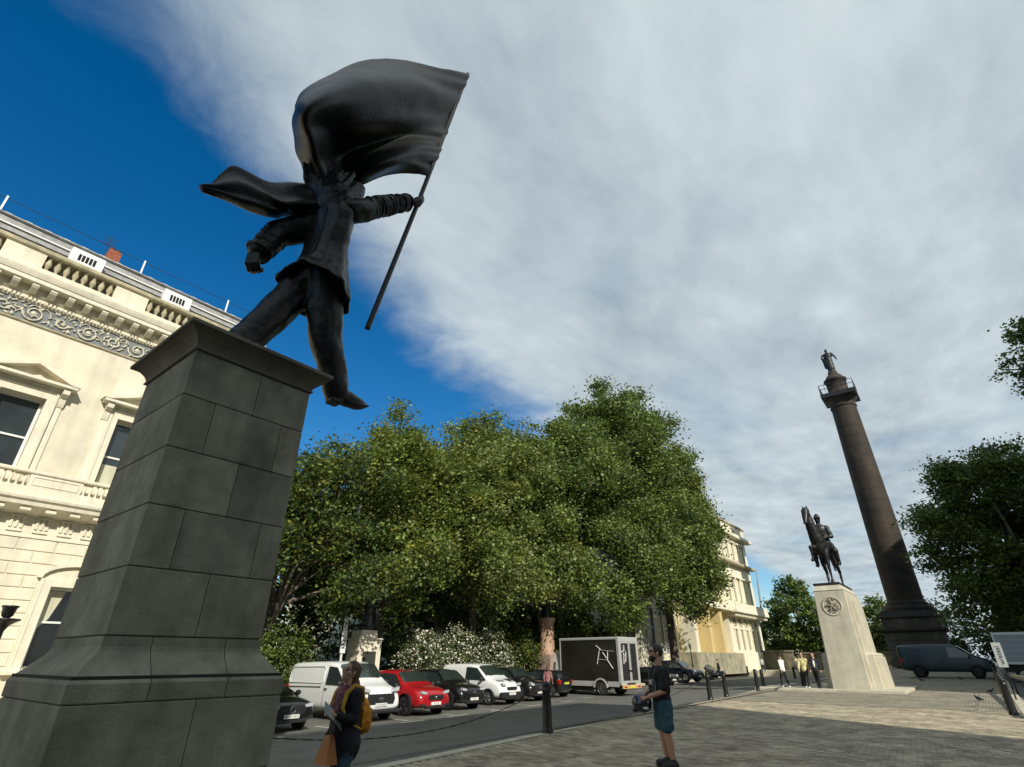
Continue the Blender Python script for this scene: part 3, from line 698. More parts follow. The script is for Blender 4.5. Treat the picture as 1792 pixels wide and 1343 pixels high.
# first-floor windows
for c in wc:
    if c < -6: continue
    g = MB()                                              # architrave
    g.box(FX - 0.02, FX + 0.10, c - 0.90, c - 0.62, 7.05, 9.92); g.box(FX - 0.02, FX + 0.10, c + 0.62, c + 0.90, 7.05, 9.92)
    g.box(FX - 0.02, FX + 0.10, c - 0.62, c + 0.62, 9.60, 9.92)
    g.box(FX + 0.10, FX + 0.14, c - 0.90, c - 0.82, 7.05, 9.92); g.box(FX + 0.10, FX + 0.14, c + 0.82, c + 0.90, 7.05, 9.92)
    g.box(FX + 0.10, FX + 0.14, c - 0.82, c + 0.82, 9.84, 9.92)
    fr = g.build('window', cream2_m, club, world=True)
    for s_ in (-1, 1):
        MB().box(FX - 0.01, FX + 0.05, *sorted((c + s_ * 0.90, c + s_ * 1.10)), 7.05, 9.92).build('pilaster', cream2_m, club, world=True)
        q = c + s_ * 1.02
        MB().prism([(FX, 9.40), (FX + 0.08, 9.44), (FX + 0.12, 9.55), (FX + 0.16, 9.75), (FX + 0.34, 9.86), (FX + 0.36, 10.05), (FX, 10.05)], q - 0.10, q + 0.10, 'y').build('bracket', cream2_m, club, world=True)
    g = MB(); g.box(FX, FX + 0.16, c - 1.14, c + 1.14, 9.93, 10.06)
    g.box(FX, FX + 0.44, c - 1.28, c + 1.28, 10.06, 10.17, 0.015)
    g.prism([(c - 1.20, 10.17), (c + 1.20, 10.17), (c, 10.64)], FX, FX + 0.12, 'x')
    g.prism([(c - 1.34, 10.17), (c - 1.10, 10.17), (c, 10.62), (c, 10.78)], FX, FX + 0.46, 'x')
    g.prism([(c + 1.34, 10.17), (c + 1.10, 10.17), (c, 10.62), (c, 10.78)], FX + 0.002, FX + 0.462, 'x')
    g.build('pediment', cream2_m, club, world=True)
    sf = MB()
    xg = FX - 0.30
    for a, b_, z0, z1 in ((c - 0.62, c - 0.55, 7.05, 9.60), (c + 0.55, c + 0.62, 7.05, 9.60), (c - 0.55, c + 0.55, 9.52, 9.60), (c - 0.55, c + 0.55, 7.05, 7.14), (c - 0.55, c + 0.55, 8.20, 8.26)):
        sf.box(xg - 0.04, xg + 0.03, a, b_, z0, z1)
    sf.build('sash', white_m, fr, world=True)
    MB().box(xg - 0.03, xg - 0.02, c - 0.56, c + 0.56, 7.1, 9.56).build('pane', glass_m, fr, world=True)
    # things seen in the room behind the lower pane: pale blind
    MB().box(xg - 0.019, xg - 0.012, c - 0.50, c - 0.02, 7.25, 7.95).build('blind', curtain_m, fr, world=True)
# ground-floor windows with segmental arches
for c in wc:
    if c < -6: continue
    g = MB()
    g.box(FX - 0.02, FX + 0.09, c - 1.04, c - 0.72, 1.30, 3.90); g.box(FX - 0.02, FX + 0.09, c + 0.72, c + 1.04, 1.30, 3.90)
    g.box(FX - 0.02, FX + 0.09, c - 0.72, c + 0.72, 3.68, 3.90)
    g.box(FX + 0.09, FX + 0.12, c - 1.04, c - 0.95, 1.30, 3.90); g.box(FX + 0.09, FX + 0.12, c + 0.95, c + 1.04, 1.30, 3.90)
    g.box(FX, FX + 0.22, c - 1.15, c + 1.15, 1.18, 1.30, 0.01)
    fr = g.build('window', cream2_m, club, world=True)
    # arch ring
    pin = [(c + 1.04 * cos(a) * 1.0, 3.92 + 0.42 * sin(a)) for a in [pi * k / 12 for k in range(13)]]
    pout = [(c + 1.16 * cos(a), 3.92 + 0.56 * sin(a)) for a in [pi * k / 12 for k in range(13)]]
    g = MB()
    for k in range(12):
        g.prism([pin[k], pout[k], pout[k + 1], pin[k + 1]], FX, FX + 0.13, 'x')
    g.build('arch', cream2_m, club, world=True)
    MB().prism([(c - 0.12, 4.28), (c + 0.12, 4.28), (c + 0.17, 4.95), (c - 0.17, 4.95)], FX, FX + 0.2, 'x').build('keystone', cream2_m, club, world=True)
    sf = MB(); xg = FX - 0.28
    for a, b_, z0, z1 in ((c - 0.72, c - 0.62, 1.3, 3.7), (c + 0.62, c + 0.72, 1.3, 3.7), (c - 0.62, c + 0.62, 3.60, 3.70), (c - 0.62, c + 0.62, 1.3, 1.4), (c - 0.62, c + 0.62, 2.62, 2.68)):
        sf.box(xg - 0.04, xg + 0.03, a, b_, z0, z1)
    sf.build('sash', white_m, fr, world=True)
    MB().box(xg - 0.03, xg - 0.02, c - 0.64, c + 0.64, 1.35, 3.65).build('pane', glassd_m, fr, world=True)
    MB().prism([(c - 0.62, 3.58), (c - 0.18, 3.58), (c - 0.40, 2.75), (c - 0.62, 2.45)], xg - 0.019, xg - 0.014, 'x').build('curtain', curtain_m, fr, world=True)
# frieze
strip('frieze_sill', [(-0.1, 12.06), (0.03, 12.06), (0.06, 12.10), (0.05, 12.14), (-0.1, 12.14)], creamd_m)
strip('frieze', [(-0.1, 12.14), (0.0, 12.14), (0.0, 12.86), (-0.1, 12.86)], frieze_m)
def scroll(cx, cz, r0, turns, s_, mb, x=FX + 0.03, a0=0.0):
    pts = []; rr = []
    for k in range(22):
        t_ = k / 21; a = a0 + s_ * 2 * pi * turns * t_; r = r0 * (1 - 0.82 * t_)
        pts.append((x, cx + r * cos(a), cz + r * sin(a))); rr.append(0.035 - 0.012 * t_)
    mb.tube(pts, rr, 6)
r_ = random.Random(3)
y = 0.7 - 1.65 * 4
while y < BY1 - 0.4:
    g = MB(); c = y + 0.85
    scroll(c, 12.50, 0.32, 1.6, 1, g, a0=pi); scroll(c + 0.82, 12.50, 0.22, 1.3, -1, g, a0=0)
    g.ell((FX + 0.03, c, 12.5), (0.05, 0.09, 0.09), 8, 6)
    for k in range(46):
        yy = y + r_.uniform(0, 1.6); zz = r_.uniform(12.20, 12.82)
        if hypot(yy - c, zz - 12.5) < 0.33 and r_.random() < 0.85: continue
        a = r_.uniform(0, pi); q = Euler((a, 0, 0)).to_matrix()
        g.ell((FX + 0.02, yy, zz), (0.045, r_.uniform(0.05, 0.11), r_.uniform(0.02, 0.04)), 7, 5, q)
    for k in range(5):
        yy = y + r_.uniform(0.05, 1.5); zz = r_.uniform(12.25, 12.7); q = r_.uniform(0.1, 0.2)
        g.tube([(FX + 0.03, yy + q * cos(t_), zz + q * sin(t_)) for t_ in [0.5 * j for j in range(7)]], 0.02, 5)
    g.build('frieze_relief', relief_m, club, world=True, kind='stuff')
    y += 1.65
strip('dentil_course', [(-0.1, 12.86), (0.04, 12.86), (0.07, 12.90), (0.07, 13.08), (0.14, 13.12), (0.14, 13.14), (-0.1, 13.14)])
g = MB(); y = -3.0
while y < BY1: g.box(FX + 0.07, FX + 0.14, y, y + 0.065, 12.92, 13.03); y += 0.115
g.build('dentils', cream2_m, club, world=True, kind='stuff')
strip('cornice', [(-0.1, 13.14), (0.16, 13.14), (0.16, 13.42), (0.52, 13.42), (0.54, 13.44), (0.54, 13.58), (0.57, 13.60), (0.61, 13.70), (0.64, 13.80), (0.64, 13.84), (0.2, 13.88), (-0.1, 13.90)])
y = 0.71 - 0.53 * 8
while y < BY1 + 0.3:
    MB().prism([(FX + 0.16, 13.14), (FX + 0.30, 13.16), (FX + 0.42, 13.26), (FX + 0.48, 13.34), (FX + 0.48, 13.418), (FX + 0.16, 13.418)], y - 0.10, y + 0.10, 'y').build('modillion', cream2_m, club, world=True)
    y += 0.53
# attic balustrade
strip('attic_plinth', [(-0.55, 13.86), (0.26, 13.86), (0.27, 14.12), (0.22, 14.20), (-0.55, 14.20)], cream_m)
strip('attic_rail', [(-0.30, 14.80), (0.25, 14.80), (0.30, 14.85), (0.30, 14.95), (0.24, 15.02), (-0.28, 15.03)], creamd_m)
for i, c in enumerate(wc):
    if c < -4.9: continue
    cc = c + 0.02
    balusters(FX + 0.10, cc - 1.12, cc + 1.12, 14.20, 14.80, 8, 'attic_baluster', m=creamd_m, fat=1.5)
    MB().box(FX - 0.28, FX + 0.22, cc + 1.12, min(cc + 3.4 - 1.12, BY1), 14.20, 14.80).build('attic_panel', cream_m, club, world=True)
MB().box(FX - 0.40, FX - 0.30, BY0, BY1, 14.05, 14.9).build('attic_backing', slate_m, club, world=True)
# roof with dormers and rail
MB().prism([(FX - 0.55, 13.95), (FX - 0.62, 14.9), (FX - 1.25, 16.50), (FX - 1.6, 16.65), (FX - 6, 16.7), (FX - 6, 13.95)], BY0, BY1 - 0.1, 'y').build('roof', slate_m, club, world=True)
for k_ in range(4):
    q_ = k_ / 4; strip('roof_ledge', [(-0.66 - .56 * q_, 15.05 + 1.4 * q_), (-0.58 - .56 * q_, 15.05 + 1.4 * q_), (-0.60 - .56 * q_, 15.10 + 1.4 * q_), (-0.68 - .56 * q_, 15.12 + 1.4 * q_)], white_m if k_ % 2 else slate_m)
strip('roof_edge', [(-1.62, 16.54), (-1.22, 16.54), (-1.16, 16.58), (-1.22, 16.66), (-1.62, 16.72)], slate_m)
g = MB(); y = -6.0
while y < BY1: g.box(FX - 1.5, FX - 1.38, y, y + 0.22, 16.68, 16.77); y += 0.62
g.build('roof_clips', white_m, club, world=True, kind='stuff')
for c in wc:
    if c < -4.9: continue
    cc = c + 0.06
    d_ = MB().box(FX - 1.6, FX - 0.60, cc - 0.56, cc + 0.56, 15.0, 16.12, 0.01).build('dormer', white_m, club, world=True)
    for k in range(5): MB().box(FX - 0.605, FX - 0.59, cc - 0.30 + k * 0.125, cc - 0.21 + k * 0.125, 15.62, 15.92).build('pane', glassd_m, d_, world=True)
g = MB(); y = -6.0; g.tube([(FX - 1.4, BY0, 17.35), (FX - 1.4, BY1 - 0.2, 17.35)], 0.012, 6)
g.build('roof_wire', iron_m, club, world=True)
for y in (-0.6, 4.2, 7.95):
    MB().box(FX - 1.43, FX - 1.37, y, y + 0.06, 16.6, 17.45).build('rail_post', white_m, club, world=True)
ch = MB().box(FX - 4.2, FX - 3.4, 3.15, 3.65, 16.5, 18.55).build('chimney', brick_m, club, world=True)
for q in (3.28, 3.52): MB().lathe([(0.10, 0), (0.08, 0.28), (0.095, 0.30)], (FX - 3.8, q, 18.55), 8).build('chimney_pot', brick_m, ch, world=True)
g = MB(); g.bar((FX - 3.9, 3.1, 18.5), (FX - 3.9, 3.1, 19.5), 0.025)
for k in range(4): g.bar((FX - 3.9, 2.85, 19.0 + k * 0.13), (FX - 3.9, 3.35, 19.0 + k * 0.13), 0.018)
g.build('aerial', iron_m, club, world=True)

# ------------------------------------------------------------------ terrace building beyond the trees
B2 = -26.0
tb = thing('terrace_building', 'cream four storey terrace with balcony and round headed windows beyond the plane trees', 'building', (B2, 80, 0))
def tbox(name, m, *a, ch=0.0, par=None): return MB().box(*a, ch).build(name, m, par or tb, world=True)
ty = [82.3 + 2.45 * k for k in range(5)]
cream3_m = mat('cream terrace stucco', (0.78, 0.73, 0.56), 0.75, var=0.08, vscale=0.5, streak=0.06)
ochre_m = mat('ochre painted stucco', (0.66, 0.52, 0.25), 0.75, var=0.10, vscale=0.5, streak=0.08)
tbox('wall', cream3_m, B2 - 14, B2, 80.2, 94.6, 0.0, 19.0)
tbox('wall', cream3_m, B2 - 14, B2 - 1.5, 56, 80.2, 0.0, 18.0)
tbox('base', MATS.get('stained base wall', cream3_m), B2, B2 + 0.35, 79.9, 94.7, 0.0, 2.5)
tbox('balcony', cream3_m, B2, B2 + 1.5, 79.6, 95.0, 7.3, 7.75, ch=0.04)
tbox('balcony_parapet', cream3_m, B2 + 1.3, B2 + 1.45, 79.7, 94.9, 7.75, 8.55)
for k in range(24): tbox('corbel', cream3_m, B2, B2 + 1.2, 80.0 + k * 0.63, 80.28 + k * 0.63, 6.85, 7.28, ch=0.02)
tbox('cornice', creamd_m, B2, B2 + 0.8, 80.0, 95.2, 14.2, 14.6, ch=0.05)
tbox('cornice', cream3_m, B2, B2 + 0.95, 80.0, 95.3, 18.4, 18.95, ch=0.06)
tbox('parapet', cream3_m, B2 - 13, B2 + 0.1, 80.3, 94.7, 19.0, 20.6)
tbox('coping', creamd_m, B2 - 13, B2 + 0.3, 80.2, 94.9, 20.6, 20.85)
for y in ty:
    # ground floor: tall round-headed window with a round plaque above
    wv_ = MB().box(B2, B2 + 0.18, y - 0.72, y - 0.50, 2.5, 5.9).box(B2, B2 + 0.18, y + 0.50, y + 0.72, 2.5, 5.9).box(B2, B2 + 0.2, y - 0.8, y + 0.8, 5.3, 5.45).build('window', cream3_m, tb, world=True)
    MB().box(B2 + 0.005, B2 + 0.02, y - 0.5, y + 0.5, 2.7, 5.3).build('pane', mat('far glass', (0.20, 0.19, 0.12), 0.3), wv_, world=True)
    MB().lathe([(0.42, 0), (0.50, 0.14), (0.40, 0.16), (0.28, 0.04)], (B2, y + 0.0, 6.15), 14, 'x').build('roundel', creamd_m, tb, world=True)
    for z0, z1 in ((9.1, 12.3), (15.2, 17.6)):
        wv_ = MB().box(B2, B2 + 0.2, y - 0.70, y - 0.45, z0, z1).box(B2, B2 + 0.2, y + 0.45, y + 0.70, z0, z1).box(B2, B2 + 0.42, y - 0.85, y + 0.85, z1, z1 + 0.22).build('window', cream3_m, tb, world=True)
        MB().box(B2 + 0.005, B2 + 0.02, y - 0.45, y + 0.45, z0, z1).build('pane', mat('far glass shaded', (0.17, 0.16, 0.11), 0.3), wv_, world=True)
# recessed part with deep ochre porch
tbox('porch_roof', cream3_m, B2 - 1.5, B2 + 0.9, 66, 80.1, 7.4, 8.1, ch=0.05)
tbox('porch_back', ochre_m, B2 - 1.499, B2 - 1.3, 66, 80.19, 2.3, 7.4)
for y in (66.2, 71.0, 75.4): tbox('pier', ochre_m if y > 70 else cream3_m, B2 - 1.3, B2 + 0.5, y, y + 0.9, 0.0, 7.39, ch=0.03)
MB().lathe([(0.75, 0.0), (0.8, 0.12), (0.55, 0.16), (0.5, 0.05)], (B2 - 1.3, 73.6, 6.2), 16, 'x').build('wreath', cream3_m, tb, world=True)
tbox('step_wall', mat('stained base wall', (0.40, 0.37, 0.25), 0.85, var=0.35, vscale=1.0, streak=0.3), B2 - 1.3, B2 + 1.2, 64, 80.2, 0.0, 2.3)
for y in (58.5, 62.5):
    wv_ = MB().box(B2 - 1.5, B2 - 1.3, y - 0.95, y - 0.75, 2.2, 6.6).box(B2 - 1.5, B2 - 1.3, y + 0.75, y + 0.95, 2.2, 6.6).box(B2 - 1.5, B2 - 1.25, y - 1.0, y + 1.0, 6.6, 6.9).build('window', white_m, tb, world=True)
    MB().box(B2 - 1.5, B2 - 1.46, y - 0.75, y + 0.75, 2.2, 6.6).build('pane', glassd_m, wv_, world=True)
    MB().box(B2 - 1.46, B2 - 1.42, y - 0.75, y + 0.75, 4.6, 4.75).box(B2 - 1.46, B2 - 1.42, y - 0.28, y - 0.2, 2.2, 6.6).box(B2 - 1.46, B2 - 1.42, y + 0.2, y + 0.28, 2.2, 6.6).build('glazing_bar', white_m, wv_, world=True)
for y in (59, 63, 67, 71, 75, 78.6):
    wv_ = MB().box(B2 - 1.5, B2 - 1.3, y - 0.8, y - 0.55, 9.2, 12.4).box(B2 - 1.5, B2 - 1.3, y + 0.55, y + 0.8, 9.2, 12.4).box(B2 - 1.5, B2 - 1.0, y - 0.9, y + 0.9, 12.4, 12.6).build('window', cream3_m, tb, world=True)
    MB().box(B2 - 1.5, B2 - 1.48, y - 0.55, y + 0.55, 9.2, 12.4).build('pane', glass_m, wv_, world=True)
tbox('cornice', cream3_m, B2 - 1.5, B2 - 0.8, 56, 80.1, 17.3, 17.9, ch=0.06)
# white villa glimpsed behind the left trees
vb = thing('white_villa', 'pale stucco villa glimpsed through the tree trunks behind the box truck', 'building', (-40, 52, 0))
MB().box(-52, -36, 30, 55.5, -0.3, 15).build('wall', cream3_m, vb, world=True)
for k in range(6):
    for z0 in (1.6, 6.2, 10.6):
        wv_ = MB().box(-36, -35.8, 33.0 + k * 3.9, 34.6 + k * 3.9, z0 - 0.2, z0 + 3.0).build('window', cream2_m, vb, world=True)
        MB().box(-35.8, -35.78, 33.2 + k * 3.9, 34.4 + k * 3.9, z0, z0 + 2.8).build('pane', glassd_m, wv_, world=True)

# ------------------------------------------------------------------ low walls at the end of the place
def wall_thing(label, x0, x1, y0, y1, z0, z1, panels=0, m=None):
    t_ = thing('stone_wall', label, 'wall', ((x0 + x1) / 2, (y0 + y1) / 2, z0))
    MB().box(x0, x1, y0, y1, z0, z1 - 0.25).build('wall_body', m or portland_m, t_, world=True)
    MB().box(x0 - 0.1, x1 + 0.1, y0 - 0.12, y1 + 0.12, z1 - 0.25, z1, 0.03).build('coping', m or portland_m, t_, world=True)
    return t_
wall_d = mat('grimy stone wall', (0.20, 0.18, 0.12), 0.85, var=0.4, vscale=1.2, streak=0.3)
wall_thing('low grimy stone wall section to the left of the walking people', -27.0, -21.6, 92, 92.6, 0.2, 2.75, m=wall_d)
wall_thing('long low dark stone wall under the distant trees', -21.4, -7, 93.5, 94.1, 0.2, 2.5, m=wall_d)
wall_thing('short stone pier wall below the terrace building', -34.5, -30.2, 91.5, 92.2, 0.2, 2.6, m=wall_d)
rl = thing('iron_railing', 'black iron railing between two stone wall sections', 'railing', (-28.6, 92.2, 0.25))
for k in range(14): MB().bar((-30.1 + k * 0.225, 92.2, 0.25), (-30.1 + k * 0.225, 92.2, 2.2), 0.07).build('rail_bar', iron_m, rl, world=True)
MB().box(-30.15, -27.05, 92.16, 92.24, 2.1, 2.2).build('top_rail', iron_m, rl, world=True)
MB().box(-30.15, -27.05, 92.3, 92.34, 0.3, 2.0).build('backing', iron_m, rl, world=True)

# ------------------------------------------------------------------ office block on the right, outside the frame, that shades the near paving
sb = thing('office_block', 'tall stone office block along the right side of the street, outside the view', 'building', (25, -20, -0.1))
MB().prism([(18, -60), (36, -60), (36, -0.9), (18, 8.9)], -0.1, 26.4, 'z').build('wall', portland_m, sb, world=True)
MB().box(17.6, 18, -60, 8.9, 25.6, 26.3).build('cornice', portland_m, sb, world=True)
for k in range(12):
    for z0 in (1.5, 5.8, 9.6, 13.4, 17.2, 21.0):
        wv_ = MB().box(17.93, 18.0, 2.0 - k * 5.0, 4.4 - k * 5.0, z0, z0 + 2.5).build('window', portland_m, sb, world=True)
        MB().box(17.9, 17.93, 2.2 - k * 5.0, 4.2 - k * 5.0, z0 + 0.15, z0 + 2.35).build('pane', glass_m, wv_, world=True)

sb2 = thing('corner_block', 'second stone block beyond the cross street on the right, outside the view', 'building', (25, 50, -0.1))
MB().prism([(18, 31), (36, 31), (36, 92), (18, 92)], -0.1, 31.0, 'z').build('wall', portland_m, sb2, world=True)
MB().box(17.7, 18, 31, 92, 30.2, 30.9).build('cornice', portland_m, sb2, world=True)
for k in range(12):
    for z0 in (1.5, 5.8, 9.6, 13.4, 17.2, 21.0, 25.0):
        wv_ = MB().box(17.93, 18.0, 33.0 + k * 4.8, 35.2 + k * 4.8, z0, z0 + 2.5).build('window', portland_m, sb2, world=True)
        MB().box(17.9, 17.93, 33.2 + k * 4.8, 35.0 + k * 4.8, z0 + 0.15, z0 + 2.35).build('pane', glass_m, wv_, world=True)

# ------------------------------------------------------------------ the tall column
CX, CY, CZ = -5.45, 80.8, 0.82
cl = thing('column', 'tall dark granite column with railed gallery and small dome behind the mounted statue', 'column', (CX, CY, CZ))
g = MB()
def sq(h, z0, z1, name='pedestal_course', ch=0.04): return MB().box(CX - h, CX + h, CY - h, CY + h, z0, z1, ch).build(name, granite_m, cl, world=True)
# pedestal of big granite blocks
MB().box(CX - 2.72, CX + 2.72, CY - 2.72, CY + 2.72, CZ, 6.4).build('pedestal_core', iron_m, cl, world=True)
gblk = mat('pedestal granite blocks', (0.095, 0.09, 0.075), 0.75, var=0.4, vscale=0.8, streak=0.3)
zc_ = [CZ, 1.5, 2.45, 3.4, 4.3]
for i in range(4):
    h_ = 2.95 if i == 0 else 2.8
    xs_ = [-h_, -0.9, 0.9, h_] if i % 2 else [-h_, 0.0, h_]
    for a, b_ in zip(xs_, xs_[1:]): MB().box(CX + a + 0.02, CX + b_ - 0.02, CY - h_, CY + h_, zc_[i] + 0.02, zc_[i + 1] - 0.02, 0.03).build('pedestal_block', gblk, cl, world=True)
sq(3.05, 4.3, 4.62, 'pedestal_cornice', 0.1)
xs_ = [-2.75, 0.3, 2.75]
for a, b_ in zip(xs_, xs_[1:]): MB().box(CX + a + 0.02, CX + b_ - 0.02, CY - 2.75, CY + 2.75, 4.64, 5.7, 0.03).build('pedestal_block', gblk, cl, world=True)
sq(2.95, 5.7, 5.95, 'pedestal_cornice', 0.08); sq(2.6, 5.95, 6.5, 'plinth_step', 0.05)
MB().lathe([(2.45, 6.5), (2.5, 6.75), (2.35, 7.0), (2.1, 7.15), (2.15, 7.35), (1.9, 7.5), (1.85, 7.7)], (CX, CY, 0), 32).build('base_torus', granite_m, cl, world=True)
def shaft_r(t_): return 1.82 - 0.32 * t_ ** 1.4
MB().lathe([(shaft_r(k / 12) - .03, 7.7 + 24.7 * k / 12) for k in range(13)], (CX, CY, 0), 32).build('shaft_core', iron_m, cl, world=True)
for k in range(17):
    a_ = k / 17; b_ = (k + 1) / 17 - .0009
    MB().lathe([(shaft_r(a_ + (b_ - a_) * q_ / 3), 7.7 + 24.7 * (a_ + (b_ - a_) * q_ / 3)) for q_ in range(4)], (CX, CY, 0), 48).build('shaft_drum', granite_m, cl, world=True)
MB().lathe([(1.5, 32.4), (1.62, 32.5), (1.62, 32.65), (1.5, 32.75), (1.52, 33.2), (1.95, 33.6), (2.0, 33.75)], (CX, CY, 0), 40).build('capital', granite_m, cl, world=True)
MB().box(CX - 2.12, CX + 2.12, CY - 2.12, CY + 2.12, 33.75, 34.4, 0.05).build('abacus', bronze2_m, cl, world=True)
rail = MB()
for a in range(4):
    for k in range(7):
        q = -2.05 + 4.1 * k / 6; p = [(q, -2.05), (2.05, q), (-q, 2.05), (-2.05, -q)][a]
        rail.bar((CX + p[0], CY + p[1], 34.4), (CX + p[0], CY + p[1], 35.75), 0.05)
for z_ in (35.75, 35.1):
    for a, b_ in (((-2.05, -2.05), (2.05, -2.05)), ((2.05, -2.05), (2.05, 2.05)), ((2.05, 2.05), (-2.05, 2.05)), ((-2.05, 2.05), (-2.05, -2.05))):
        rail.bar((CX + a[0], CY + a[1], z_), (CX + b_[0], CY + b_[1], z_), 0.06)
rail.build('gallery_rail', iron_m, cl, world=True)
MB().lathe([(1.35, 34.4), (1.38, 34.7), (1.25, 34.8), (1.25, 36.5), (1.42, 36.6), (1.45, 36.85), (1.15, 37.05), (1.0, 37.4), (0.65, 37.75), (0.6, 38.1), (0.55, 38.2)], (CX, CY, 0), 28).build('drum', granite_m, cl, world=True)
ds = thing('column_statue', 'black robed standing bronze figure on top of the tall column', 'statue', (CX, CY, 38.2))
b = MB()
b.ell((0, 0, 0.1), (0.5, 0.5, 0.15)); b.cap((-0.2, 0, 0.2), (-0.2, -0.05, 1.6), 0.24, 0.33); b.cap((0.22, 0, 0.2), (0.18, 0, 1.6), 0.22, 0.3)
b.cap((0, 0.1, 0.5), (0, 0.1, 2.4), 0.5, 0.46); b.ell((0, 0, 2.6), (0.56, 0.36, 0.65)); b.cap((-0.45, 0.1, 1.0), (-0.55, 0.1, 2.7), 0.3, 0.3)
b.cap((0, 0, 3.1), (0, 0, 3.3), 0.16, 0.15); b.ell((0, -0.03, 3.53), (0.19, 0.22, 0.26))
b.cap((0.5, 0, 2.95), (0.85, -0.1, 2.3), 0.17, 0.13); b.cap((0.85, -0.1, 2.3), (1.0, -0.25, 1.8), 0.12, 0.1); b.cap((-0.5, 0, 2.95), (-0.72, -0.2, 2.3), 0.17, 0.14)
b.cap((0.95, -0.2, 1.95), (1.02, -0.25, 1.55), 0.06, 0.05)
remesh(b.build('figure', bronze2_m, ds, fix=False), 0.055, 2, 0.08, 0.3)

# ------------------------------------------------------------------ mounted statue on its pale pedestal
stp = thing('monument_step', 'low pale stone platform under the mounted statue pedestal', 'platform', (-7.5, 40.5, 0))
xs_ = [-11.2, -9.7, -8.2, -6.7, -5.2, -3.75]
for a, b_ in zip(xs_, xs_[1:]):
    MB().box(a + 0.005, b_ - 0.005, 37.2, 40.3, -0.05, 0.13, 0.015).build('slab', portland_m, stp, world=True)
    MB().box(a + 0.005, b_ - 0.005, 40.31, 45.2, -0.05, 0.13, 0.015).build('slab', portland_m, stp, world=True)
ep = thing('pedestal', 'tall pale Portland stone pedestal with round carved badge under the mounted statue', 'pedestal', (-6.25, 40.5, 0.13))
z0 = 0.13
MB().frus((-7.18, -5.36, 38.0, 43.0), z0, (-7.0, -5.42, 38.08, 42.8), 5.25).build('shaft', portland_m, ep, world=True)
MB().frus((-7.32, -5.20, 38.35, 42.6), z0, (-7.12, -5.30, 38.42, 42.45), 4.95).build('pilaster', portland_m, ep, world=True)
MB().frus((-7.42, -5.08, 38.9, 42.2), z0, (-7.22, -5.18, 39.0, 42.1), 4.7).build('pilaster', portland_m, ep, world=True)
MB().frus((-7.60, -4.86, 38.75, 43.4), z0, (-7.54, -4.92, 38.78, 43.35), 1.82).frus((-7.56, -4.90, 38.78, 43.35), 1.82, (-7.42, -5.02, 38.9, 43.2), 1.93).build('wing', portland_m, ep, world=True)
MB().frus((-7.70, -4.74, 39.3, 42.7), z0, (-7.66, -4.80, 39.32, 42.7), 1.72).build('wing', portland_m, ep, world=True)
MB().frus((-7.02, -5.40, 38.05, 42.85), 5.25, (-6.86, -5.56, 38.25, 42.7), 5.55).build('pedestal_top', portland_m, ep, world=True)
MB().lathe([(0.53, 0.03), (0.53, -0.03), (0.47, -0.03), (0.45, 0.0), (0.44, 0.02)], (-6.2, 38.06, 4.38), 28, 'y').build('badge_ring', portland_m, ep, world=True)
g = MB(); r_ = random.Random(5)
gy = 38.05
for k in range(5):
    a = pi / 2 + 2 * pi * k / 5; g.tube([(-6.2, gy - 0.02, 4.38), (-6.2 + 0.2 * cos(a), gy - 0.045, 4.38 + 0.2 * sin(a)), (-6.2 + 0.36 * cos(a + 0.25), gy - 0.02, 4.38 + 0.36 * sin(a + 0.25))], [0.06, 0.05, 0.03], 6)
for k in range(26):
    a = r_.uniform(0, 2 * pi); q = r_.uniform(0.1, 0.4)
    g.ell((-6.2 + q * cos(a), gy - 0.005, 4.38 + q * sin(a)), (r_.uniform(.03, .08), 0.035, r_.uniform(.02, .05)), 6, 5)
g.build('badge_relief', mat('stained portland relief', (0.30, 0.27, 0.19), 0.85, var=0.4, vscale=8), ep, world=True, kind='stuff')

hs_ = thing('mounted_statue', 'black bronze rider on a horse with one foreleg raised on the pale pedestal', 'statue', (-6.25, 40.3, 5.55))
MB().box(-0.72, 0.72, -2.1, 2.2, 0.0, 0.14, 0.03).build('base', bronze2_m, hs_)
b = MB()   # horse faces -Y, slightly towards -X ; local coordinates, about 1.75x life
b.ell((0.0, 0.15, 2.42), (0.52, 1.15, 0.60)); b.ell((-0.02, -0.75, 2.55), (0.46, 0.62, 0.66)); b.ell((0.03, 1.1, 2.50), (0.52, 0.62, 0.60))
b.cap((-0.03, -1.0, 2.80), (-0.15, -1.38, 3.80), 0.44, 0.29); b.cap((-0.15, -1.36, 3.75), (-0.22, -1.45, 4.50), 0.29, 0.24)
b.cap((-0.22, -1.44, 4.62), (-0.27, -1.78, 4.08), 0.25, 0.17); b.cap((-0.27, -1.78, 4.08), (-0.29, -1.92, 3.78), 0.16, 0.125)
b.cap((-0.10, -1.36, 4.82), (-0.08, -1.34, 5.08), 0.06, 0.02, 8); b.cap((-0.32, -1.36, 4.82), (-0.36, -1.34, 5.08), 0.06, 0.02, 8)
for k in range(7): b.cap((-0.06 - 0.015 * k, -0.72 - 0.09 * k, 3.25 + 0.24 * k), (-0.07 - 0.015 * k, -0.66 - 0.09 * k, 3.40 + 0.24 * k), 0.10, 0.08, 8)
# raised near foreleg (towards -X), planted foreleg
b.cap((-0.26, -0.95, 2.35), (-0.42, -1.50, 2.35), 0.21, 0.13); b.cap((-0.42, -1.50, 2.35), (-0.46, -1.42, 1.72), 0.11, 0.075); b.cap((-0.46, -1.42, 1.72), (-0.47, -1.62, 1.55), 0.075, 0.11)
b.cap((0.24, -0.85, 2.25), (0.22, -0.92, 1.35), 0.22, 0.12); b.cap((0.22, -0.92, 1.35), (0.22, -0.86, 0.45), 0.095, 0.07); b.cap((0.22, -0.86, 0.45), (0.22, -0.96, 0.22), 0.075, 0.12)
